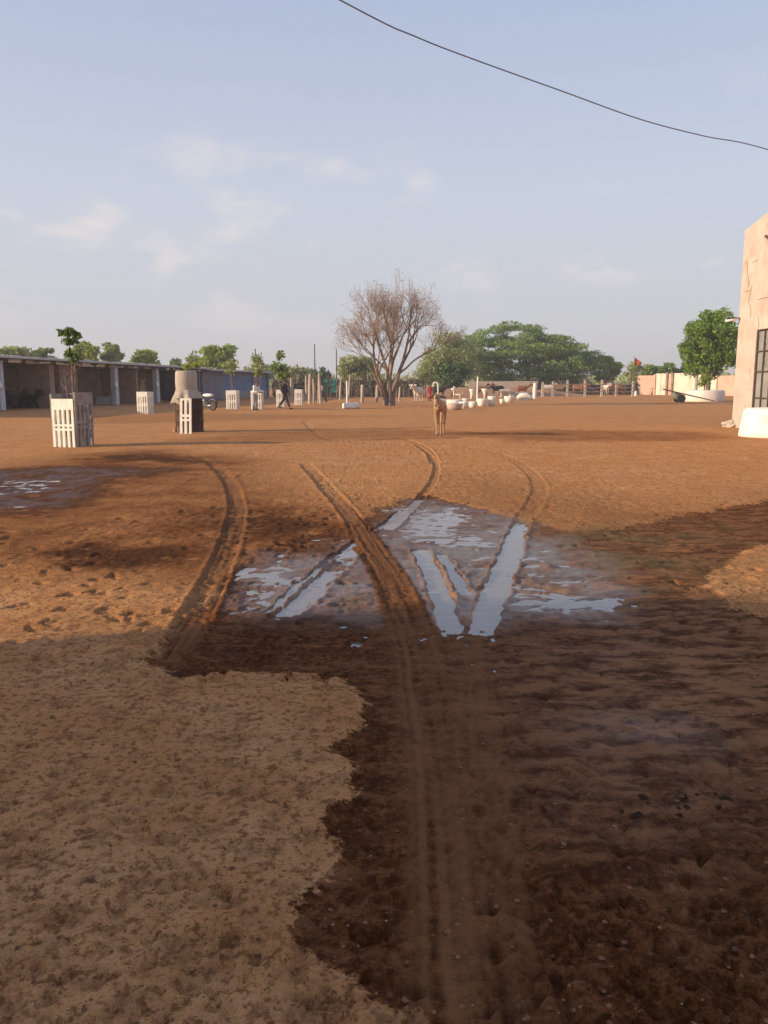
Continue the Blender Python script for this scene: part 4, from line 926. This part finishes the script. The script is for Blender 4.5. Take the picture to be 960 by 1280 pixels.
sf = thing('stick_fence', 'dark palisade of upright sticks and brush behind the bare tree', 'fence', at(430, 96)); o_ = at(430, 96)
rg = random.Random(8)
for i in range(150):
    px = 343+i*1.27+rg.uniform(-.5, .5); base = at(px, 96+rg.uniform(-.4, .4))-o_; hh = rg.uniform(1.5, 2.7)+(0.5 if rg.random() < .12 else 0)
    lean = rg.uniform(-.22, .22); obj('stick', MB().tube([base+Vector((0, 0, -.1)), base+Vector((lean*.5, 0, hh*.5)), base+Vector((lean, rg.uniform(-.1, .1), hh))], [.06, .05, .03], 5), 'stick_wood' if rg.random() < .25 else 'rafter_wood', sf)
rgn = np.random.default_rng(4); pts = np.stack([rgn.uniform(-8.5, 9.5, 5200), rgn.normal(0, .35, 5200)+.3, rgn.uniform(0.05, 2.0, 5200)], 1)
br = obj('brush', leaf_mesh('brush', pts, 0.10, 5.0, 0, 4), 'brush_dark', sf); tag(br, kind='stuff')

PG_ = 'pale upright posts around the green board and bare tree'
def yard_post(px, py, h, w, label, lean=0.0, m='stone_post'):
    o = obj('yard_post', MB().tube([(0, 0, -.1), (lean*.5, 0, h*.5), (lean, 0, h*.93), (lean, 0, h)], [w*.55, w*.5, w*.45, w*.3], 8).jitter(.012), m, loc=G(px, py)); return tag(o, label, 'post', PG_)
for a in ((387, 505, 2.25, .24, 'tall pale forked post, leftmost beside the last tree guard', .06), (387.5+5, 504, 1.9, .17, 'second pale post in the close cluster right of the last tree guard', -.03),
          (398, 504, 1.9, .16, 'third pale post in the close cluster right of the last tree guard', .05), (402.5-1.5, 504.6, 2.3, .22, 'tallest rightmost post of the close cluster right of the last tree guard', -.10),
          (453, 503.5, 1.45, .26, 'short weathered post, left of the two short ones before the bare tree', 0), (471, 503, 1.42, .24, 'short weathered post nearest the bare tree trunk on its left', .03),
          (499, 502, 1.25, .17, 'short thin post right of the bare tree trunk', .06), (425, 499, 2.0, .2, 'leaning pale post right of the green board', .1), (436, 497, 2.6, .22, 'tall pale forked post behind the white pipe', .15),
          (383, 499.5, 2.3, .2, 'tall pale post behind the gap right of the last tree guard', 0), (364.5, 499, 2.2, .3, 'broad pale post behind the last two tree guards', 0)):
    yard_post(*a)
gb = thing('green_board', 'bright green painted board standing between posts left of the bare tree', 'board', G(413.5, 496)); w_ = 2.05*.5*1.45*1.0
obj('board', MB().box((0, 0, 1.25), (1.55, .05, 1.55)), 'green_board', gb); [obj('leg', MB().box((k*.7, .06, .6), (.07, .06, 1.3)), 'stick_wood', gb) for k in (-1, 1)]
tag(obj('tyre_planter', MB().lathe([(.52, 0), (.56, .08), (.54, .3), (.42, .34), (.38, .3), (.38, .05)], 20), 'whitewash', loc=G(439, 510.5), smooth=True), 'low white ring planter at the foot of the white pipe before the bare tree', 'planter')
tag(obj('water_pipe', MB().tube([(0, 0, -.1), (0, 0, 1.55), (-.02, 0, 1.7)], .07, 8), 'whitewash', loc=G(434, 507)), 'straight white pipe standing beside the low ring planter left of the bare tree', 'pipe')
for i, (px, Y, top, lb) in enumerate(((320.5, 95, 437, 'thin dark pole rising above the blue store'), (394, 100, 431, 'thin dark pole behind the stone post cluster'), (421, 105, 437, 'thin dark pole right of the green board'))):
    p = thing('steel_pole', lb, 'pole', at(px, Y), group='thin dark poles on the skyline'); h_ = hgt(top, Y)
    obj('shaft', MB().tube([(0, 0, -.2), (0, 0, h_*.5), (0, 0, h_)], [.09, .08, .06], 8), 'rusty_iron', p, True); obj('cap', MB().box((0, 0, h_+.03), (.16, .16, .06)), 'rusty_iron', p)

# ------------------------------------------------------------------ whitewashed planters
def pot(prof, px, py, label, name='planter', cat='planter', m='whitewash', n=20, group='white painted pots and basins in a row'):
    o = obj(name, MB().lathe(prof, n), m, loc=G(px, py), smooth=True); return tag(o, label, cat, group)
def ring(r, h, t=.12): return [(r*.93, -.02), (r, h*.3), (r, h*.7), (r*.93, h), (r-t, h), (r-t*1.2, h*.75), (r-t*1.2, h*.6)]
def bowl(r, h): return [(r*.6, -.02), (r*.85, h*.3), (r, h*.75), (r, h), (r*.86, h), (r*.8, h*.8), (r*.5, h*.6)]
pot(ring(.46, .48), 550.3, 506.5, 'white ring planter at the foot of the hooked pipe, above the calf')
pot([(.34, -.02), (.46, .18), (.50, .36), (.50, .38), (.4, .38)], 568, 512.5, 'pale lower basin standing in front of the wide white trough', m='sack_pale')
pot([(.50, .0), (.58, .12), (.60, .40), (.52, .42), (.48, .3)], 568.5, 506.8, 'wide white round trough right of the hooked pipe')
pot(bowl(.32, .42), 579.5, 510.5, 'white bowl, first right of the wide trough')
pot(bowl(.24, .42), 581.5, 505, 'small white pot behind the first bowl right of the wide trough')
pot(bowl(.30, .38), 591, 509.5, 'white bowl between the first bowl and the tall white pole')
pot(bowl(.36, .52), 602.5, 508, 'large white pot just right of the tall white pole')
pot([(.22, -.02), (.22, .25), (.27, .5), (.3, .68), (.24, .68), (.2, .5)], 614.5, 507.8, 'tall white vase right of the large pot')
pot(bowl(.20, .35), 627.5, 504.5, 'small white pot between the tall vase and the wide low pot')
pot(bowl(.44, .5), 636.5, 503, 'wide low white pot near the slanted sheets')
pot([(.18, -.02), (.18, .5), (.26, .8), (.34, 1.0), (.25, 1.0)], 590, 498.5, 'white pedestal vase behind the bowls, left of the tall pole')
pot([(.14, -.02), (.14, .45), (.30, .75), (.42, 1.0), (.32, 1.0)], 606, 497.5, 'white flared pedestal vase behind the large pot')
pot([(.10, -.02), (.12, .25), (.55, .38), (.62, .46), (.5, .46)], 575.5, 498, 'flat white dish on a stem behind the wide trough', 'bird_bath', 'dish')
tag(obj('white_globe', MB().ball((0, 0, .95), .28, 14, 10).tube([(0, 0, -.1), (0, 0, .8)], .08, 8), 'whitewash', loc=G(567, 496), smooth=True), 'small white globe on a short stem behind the wide trough', 'ornament')
tag(obj('white_pole', MB().tube([(0, 0, -.1), (0, 0, 1.2), (.02, 0, 2.05)], [.075, .07, .065], 8), 'whitewash', loc=G(596.5, 505)), 'tall straight white pole standing among the white pots', 'pole')
hp = thing('hooked_pipe', 'white hooked standpipe rising from the ring planter above the calf', 'pipe', G(547.5, 501)); obj('pipe', MB().tube([(0, 0, 0), (0, 0, 1.35), (-.06, 0, 1.58), (-.25, 0, 1.66), (-.42, 0, 1.55), (-.44, 0, 1.4)], .07, 8), 'whitewash', hp, True); obj('spout', MB().lathe([(.09, -.08), (.11, 0), (.08, .06)], 10, c=(-.44, 0, 1.36)), 'whitewash', hp)
tag(obj('white_post', MB().tube([(0, 0, -.1), (0, 0, .9), (.03, 0, 1.5), (.03, 0, 1.6)], [.2, .2, .17, .12], 10), 'whitewash', loc=G(668, 498.5)), 'stout white post between the pot row and the cattle pen', 'post')
st = thing('stacked_slabs', 'heap of pale slabs and sheets leaning behind the wide low pot', 'slabs', G(634, 497))
for i, (x, z_, w_, t_, a) in enumerate(((-.3, .85, 1.1, .14, -3), (-.1, .68, 1.3, .14, 3), (.5, .62, 1.7, .1, 12), (-.4, .30, .8, .5, 0), (.6, .3, 1.0, .16, -6), (1.2, .42, 1.2, .08, 16))):
    s_ = obj('slab', MB().box((0, 0, 0), (w_, .8, t_)).jitter(.02), 'sack_pale' if i % 2 else 'whitewash', st, loc=(x, .1*i, z_)); s_.rotation_euler = (0, R(a), R(5*i))
sc_ = thing('curved_trough', 'white curved trough lying at the right end of the pot row', 'trough', G(656, 500.5)); obj('shell', MB().tube([(-.75, 0, .25), (-.4, 0, .42), (.1, 0, .45), (.5, 0, .3), (.8, -.1, .05)], [.1, .26, .28, .2, .05], 12), 'whitewash', sc_, True); obj('base', MB().box((-.1, 0, .08), (1.1, .4, .2)), 'grey_concrete', sc_)
# earth bank behind the pots
eb = MB(); n = 40; nx = n+1
for j in range(9):
    for i in range(nx):
        x = -16+32*i/n; y = -3+6*j/8; e_ = (1-abs(2*i/n-1)**3)*(1-(2*j/8-1)**2); eb.v.append((x, y, -.15+(1.1+.5*mnoise.noise(Vector((x*.35, y*.3, 2))))*e_+.25*mnoise.noise(Vector((x*1.3, y, 5)))*e_))
for j in range(8):
    for i in range(n): eb.f.append((j*nx+i, j*nx+i+1, (j+1)*nx+i+1, (j+1)*nx+i))
tag(obj('earth_bank', eb, 'earth', loc=at(590, 104), smooth=True), 'low reddish earth bank behind the white pots', kind='structure')
bf = thing('brush_fence', 'dark brown thorn brush fence running behind the pots and the cattle pen', 'fence', at(690, 118))
rgn = np.random.default_rng(41); n = 9000; u_ = rgn.uniform(-15, 12.5, n); pts = np.stack([u_, rgn.normal(0, .5, n), np.abs(rgn.normal(0, 1, n))*(.8+.35*np.sin(u_*1.7))*.8+.05], 1)
tag(obj('brush', leaf_mesh('brush', pts, 0.10, 6.0, 0, 6), 'brush_dark', bf), kind='stuff')
for i in range(26): obj('stake', MB().tube([(-15+i*1.08, 0, -.1), (-15+i*1.08+random.uniform(-.2, .2), 0, random.uniform(1.3, 2.3))], [.06, .03], 5), 'stick_wood' if i % 3 == 0 else 'rafter_wood', bf)
for px, py, rz, hd_, lb in ((603, 497, 70, 'hide_brown', 'dark brown cow standing behind the flared pedestal vase'), (622, 495.5, -100, 'hide_dark', 'black cow standing behind the stacked pale slabs'), (652, 495.5, 95, 'hide_red', 'red brown cow standing behind the curved trough')):
    cow(lb, G(px, py), R(rz), hd_, 1.05, group=PC, voxel=.03)
mw = thing('mud_wall', 'rough brown mud wall standing behind the white pots', 'wall', at(628, 108)); obj('wall', MB().box((0, 0, .9), (9, .4, 1.8)).jitter(.1), 'stone_post', mw)

# ------------------------------------------------------------------ right: boundary wall, ring, cart, flag
bw_ = thing('boundary_wall', 'pale pink and cream boundary wall with dark pilasters at the right rear', 'wall', at(797, 118)); o_ = at(797, 118)
A_ = at(797, 118)-o_; B_ = at(925, 100)-o_; dv = (B_-A_); Ln = dv.length; wa = math.atan2(dv.y, dv.x)
cuts = [0, .20, .33, .385, .62, .80, 1.0]; ms_ = ['wall_pink', 'wall_white', 'wall_pink', 'wall_white', 'wall_white', 'wall_pink']
for i in range(6):
    a, b_ = cuts[i]*Ln, cuts[i+1]*Ln; hh = (2.75, 3.0, 2.95, 3.0, 2.9, 2.6)[i]
    s_ = obj('wall_panel', MB().box(((a+b_)/2, 0, hh/2-.05), (b_-a-.02, .3, hh)), ms_[i], bw_); s_.rotation_euler = (0, 0, wa)
    p_ = obj('pilaster', MB().box((b_, -.1, hh/2), (.36, .5, hh+.16)), ('wall_pink', 'brick_red', 'brick_red', 'grey_concrete', 'wall_white', 'wall_pink')[i], bw_); p_.rotation_euler = (0, 0, wa)
tr_ = thing('tree_ring', 'long low whitewashed ring wall round the foot of the neem tree', 'planter', G(890, 502.5)+Vector((0, 1.6, 0)))
obj('ring_wall', MB().lathe([(1.62, -.05), (1.66, .1), (1.60, .9), (1.50, .98), (1.38, .95), (1.36, .5)], 40), 'pale_plaster', tr_, True); obj('soil', MB().lathe([(1.37, .5), (1.37, .62), (.6, .68)], 24), 'earth', tr_)
sapling(G(890, 502.5)+Vector((.0, 1.6, 0.6)), 1.7, 'loose green shrub growing inside the ring wall', 5, [(0, 0, 1.3, .6, .5, .5), (-.3, 0, .9, .4, .4, .3)], 420, 0.12, 'leaf_bright', seed=12, cat='shrub')
ct = thing('handcart', 'green barrel cart with a long thin pole resting on the ground', 'cart', G(846, 503))
wk = Vector(G(846, 503)); a_ = P(829, 486.5, wk.y-.6)-wk; b2 = P(893, 502.0, wk.y-.6)-wk
bb_ = obj('barrel', MB().lathe([(.24, -.36), (.30, -.3), (.33, 0), (.30, .3), (.24, .36)], 18), 'barrel_green', ct, True, loc=(-.05, 0, .55)); bb_.rotation_euler = (R(90), 0, 0)
obj('pole', MB().tube([a_, a_.lerp(b2, .5)+Vector((0, 0, .02)), b2+Vector((0, 0, .05))], [.06, .055, .04], 7), 'rafter_wood', ct)
for k in (-1, 1):
    w2 = obj('wheel', MB().lathe([(.24, -.04), (.32, -.05), (.34, 0), (.32, .05), (.24, .04)], 18), 'rubber', ct, True, loc=(.22*k*0+.2, k*.5, .32)); w2.rotation_euler = (R(90), 0, 0)
obj('axle', MB().tube([(.2, -.5, .32), (.2, .5, .32)], .03, 6), 'rusty_iron', ct)
fl = thing('flag', 'small orange red flag on a thin pole behind the pen', 'flag', at(791, 112)); ht = hgt(446, 112)
obj('pole', MB().tube([(0, 0, -.1), (0, 0, ht)], .04, 6), 'rafter_wood', fl)
fm = MB(); nx = 8
for j in range(3):
    for i in range(nx): fm.v.append((.05+i*.13, .12*math.sin(i*.9), ht-.1-.5*j*(1-i/nx*.7)-i*.09))
for j in range(2):
    for i in range(nx-1): fm.f.append((j*nx+i, j*nx+i+1, (j+1)*nx+i+1, (j+1)*nx+i))
o = obj('cloth', fm, 'flag_red', fl, True); o.modifiers.new('t', 'SOLIDIFY').thickness = .01
tag(obj('white_stone', MB().lathe([(.2, -.05), (.18, .3), (.1, .62), (.03, .66)], 10, wob=.05), 'whitewash', loc=G(794.5, 495)), 'small pale marker stone at the left end of the boundary wall', 'stone')

# ------------------------------------------------------------------ plastered building on the right
WX = 12.2; YC = 28.2
bd = thing('plastered_building', 'tall stained pinkish plastered building at the right edge', 'building', (WX, YC, 0))
# local: y negative = towards camera. wall slab pieces round the gate opening
oy0, oy1, oz = -1.42, -2.95, 3.25; TOP = 6.62; T = .35
def wallbox(name, y0, y1, z0, z1, m='plaster', x0=0.0, t=T, par=bd): return obj(name, MB().box((x0+t/2, (y0+y1)/2, (z0+z1)/2), (t, abs(y1-y0), z1-z0)), m, par)
ws = MB(); GY = [-14, -7, oy1, oy0, 0]; topz = lambda y: TOP + 0.17*(7-abs(y+7))
vs = []; fs = []
def face(q):     # q: (y, z) outline, extruded through the wall
    o_ = len(ws.v); n_v = len(q); ws.v += [(0, y, z) for y, z in q]+[(T, y, z) for y, z in q]
    ws.f.append(tuple(o_+k for k in range(n_v))); ws.f.append(tuple(o_+n_v+k for k in range(n_v))[::-1])
    for k in range(n_v): ws.f.append((o_+k, o_+n_v+k, o_+n_v+(k+1) % n_v, o_+(k+1) % n_v))
obj('side_wall', (face([(0, -.1), (0, topz(0)), (-7, topz(-7)), (-14, topz(-14)), (-14, -.1), (oy1, -.1), (oy1, oz), (oy0, oz), (oy0, -.1)]), ws)[1], 'plaster', bd)
obj('end_wall', MB().box((4.2, -.18, TOP/2-.05), (7.6, .34, TOP-.12)), 'plaster', bd)
for sgn in (-1, 1):
    s_ = obj('roof_slab', MB().box((0, 0, 0), (8.0, 7.0/math.cos(math.atan(.17)), .10)), 'grey_concrete', bd, loc=(4.02, -7+sgn*3.5, TOP+.17*3.5-.10)); s_.rotation_euler = (-sgn*math.atan(.17), 0, 0)
# plaster ledges, cracks and a lost patch
for y_, z_, w_, h_ in ((-.55, 4.6, .5, .05), (-1.9, 4.25, 1.2, .04), (-.9, 5.5, .35, .05)): obj('plaster_ledge', MB().box((-.012, y_, z_), (.03, w_, h_)).jitter(.012), 'plaster', bd)
for k_ in range(4):
    y_, z_ = -.3-.55*k_, 5.6-.9*k_+.3*math.sin(k_*3); pts = [(-.002, y_, z_)]
    for q_ in range(6): y_ += random.uniform(-.12, .08); z_ -= random.uniform(.08, .22); pts.append((-.002, y_, z_))
    obj('crack', MB().tube(pts, .009, 4), 'rusty_iron', bd)
rv = MB(); [rv.ball((-.04, random.uniform(-.15, .35), z_), (random.uniform(.1, .22), random.uniform(.1, .25), random.uniform(.06, .14)), 7, 5) for z_ in (.03, .05, .12, .02, .2, .08)]; rv.jitter(.03)
obj('crumbled_plaster', rv, 'plaster', bd)
gt = obj('gate', MB().tube([(.03, oy1+.03, .05), (.03, oy1+.03, oz-.03), (.03, oy0-.03, oz-.03), (.03, oy0-.03, .05)], .035, 6), 'rusty_iron', bd)
for zz in (1.05, 1.9, 2.55): obj('rail', MB().tube([(.03, oy1, zz), (.03, oy0, zz)], .024, 6), 'rusty_iron', gt)
for f_ in (.33, .66): obj('bar', MB().tube([(.03, oy1+(oy0-oy1)*f_, .05), (.03, oy1+(oy0-oy1)*f_, oz-.05)], .024, 6), 'rusty_iron', gt)
obj('sheet', MB().box((.08, (oy0+oy1)/2, oz/2), (.02, abs(oy1-oy0)-.05, oz-.05)), 'glass_grey', gt)
lmp = obj('lamp_arm', MB().tube([(0, -.1, 3.72), (-.22, -.1, 3.74), (-.45, -.1, 3.68)], .025, 6), 'rusty_iron', bd)
obj('lamp_tube', MB().tube([(-.08, -.1, 3.70), (-.5, -.1, 3.63)], .04, 8), 'white_plastic', lmp, True)
obj('bracket', MB().tube([(-.02, -1.6, 6.15), (-.12, -1.85, 6.12), (-.16, -2.2, 5.95), (-.1, -2.4, 5.6)], .04, 6), 'rusty_iron', bd, True)
pl = thing('plinth', 'thick whitewashed curved block against the plastered building', 'plinth', (11.45, 23.4, 0))
obj('block', MB().lathe([(1.04, -.05), (1.02, .1), (.93, .72), (.86, .80), (.6, .82)], 36), 'whitewash', pl, True)

# ------------------------------------------------------------------ cable
cpts = [P(*a) for a in ((425, 0, 11.0), (520, 46, 12.0), (600, 77, 12.9), (700, 113, 13.9), (800, 149, 14.9), (880, 170, 15.7), (960, 187, 16.5))]
d0 = cpts[0]-cpts[1]; d0 = d0.normalized(); pre = [cpts[0]+d0*14+Vector((0, 0, 1.0)), cpts[0]+d0*6+Vector((0, 0, .25))]
post = [Vector((WX+.05, 20.2, 6.05))]
pts = smooth_path(pre+cpts+post, 6)
tag(obj('overhead_cable', MB().tube(pts, .009, 6), 'wire', smooth=True), 'single thin dark cable sagging across the sky', 'cable')

# ------------------------------------------------------------------ dusty evening air
HZ = bpy.data.materials.new('dusty_air'); HZ.use_nodes = True; t = HZ.node_tree; t.nodes.clear()
pv_ = t.nodes.new('ShaderNodeVolumePrincipled'); pv_.inputs['Density'].default_value = 0.0009; pv_.inputs['Color'].default_value = (0.93, 0.92, 0.92, 1); pv_.inputs['Anisotropy'].default_value = 0.2
ho = t.nodes.new('ShaderNodeOutputMaterial'); t.links.new(pv_.outputs[0], ho.inputs['Volume'])
tag(obj('haze', MB().box((0, 220, 8), (900, 620, 19)), HZ), 'thin dusty evening air over the whole yard', kind='stuff')

# ------------------------------------------------------------------ unseen trees added outside the left edge to shade the foreground
OT = 'unseen trees added on the left to shade the foreground'
for i, (x, y, w, h, lb) in enumerate(((-12, -0.6, 5, 5.4, 'added front row shade tree nearest the yard gate side, beyond the left edge'), (-12.5, -4.2, 6, 6.0, 'second added shade tree of the front row beyond the left edge'), (-12, -8.4, 6, 6.2, 'third added shade tree of the front row beyond the left edge'), (-13, -12.5, 6, 6.5, 'rearmost added shade tree of the front row beyond the left edge'), (-16.5, -2.4, 6, 6.6, 'added back row shade tree nearest the yard beyond the left edge'), (-17, -7.5, 7, 7.0, 'middle added shade tree of the back row beyond the left edge'), (-17, -13.5, 7, 7.0, 'rearmost added shade tree of the back row beyond the left edge'))):
    rg = np.random.default_rng(200+i); o = thing('added_shade_tree', lb, 'tree', (x, y, 0), group=OT)
    cl = crown_clumps(w, w, .1, h, 26, 1.05, rg, .8, shape='ball'); mb = MB(); limbs(mb, (0, 0, 0), cl[:8], .16, rg, 1.2); obj('trunk', mb, 'bark', o)
    obj('crown', leaf_mesh('crown', clump_points(cl, 5200, rg, .2), .26, 1.7, 0, i), 'leaf_neem', o)
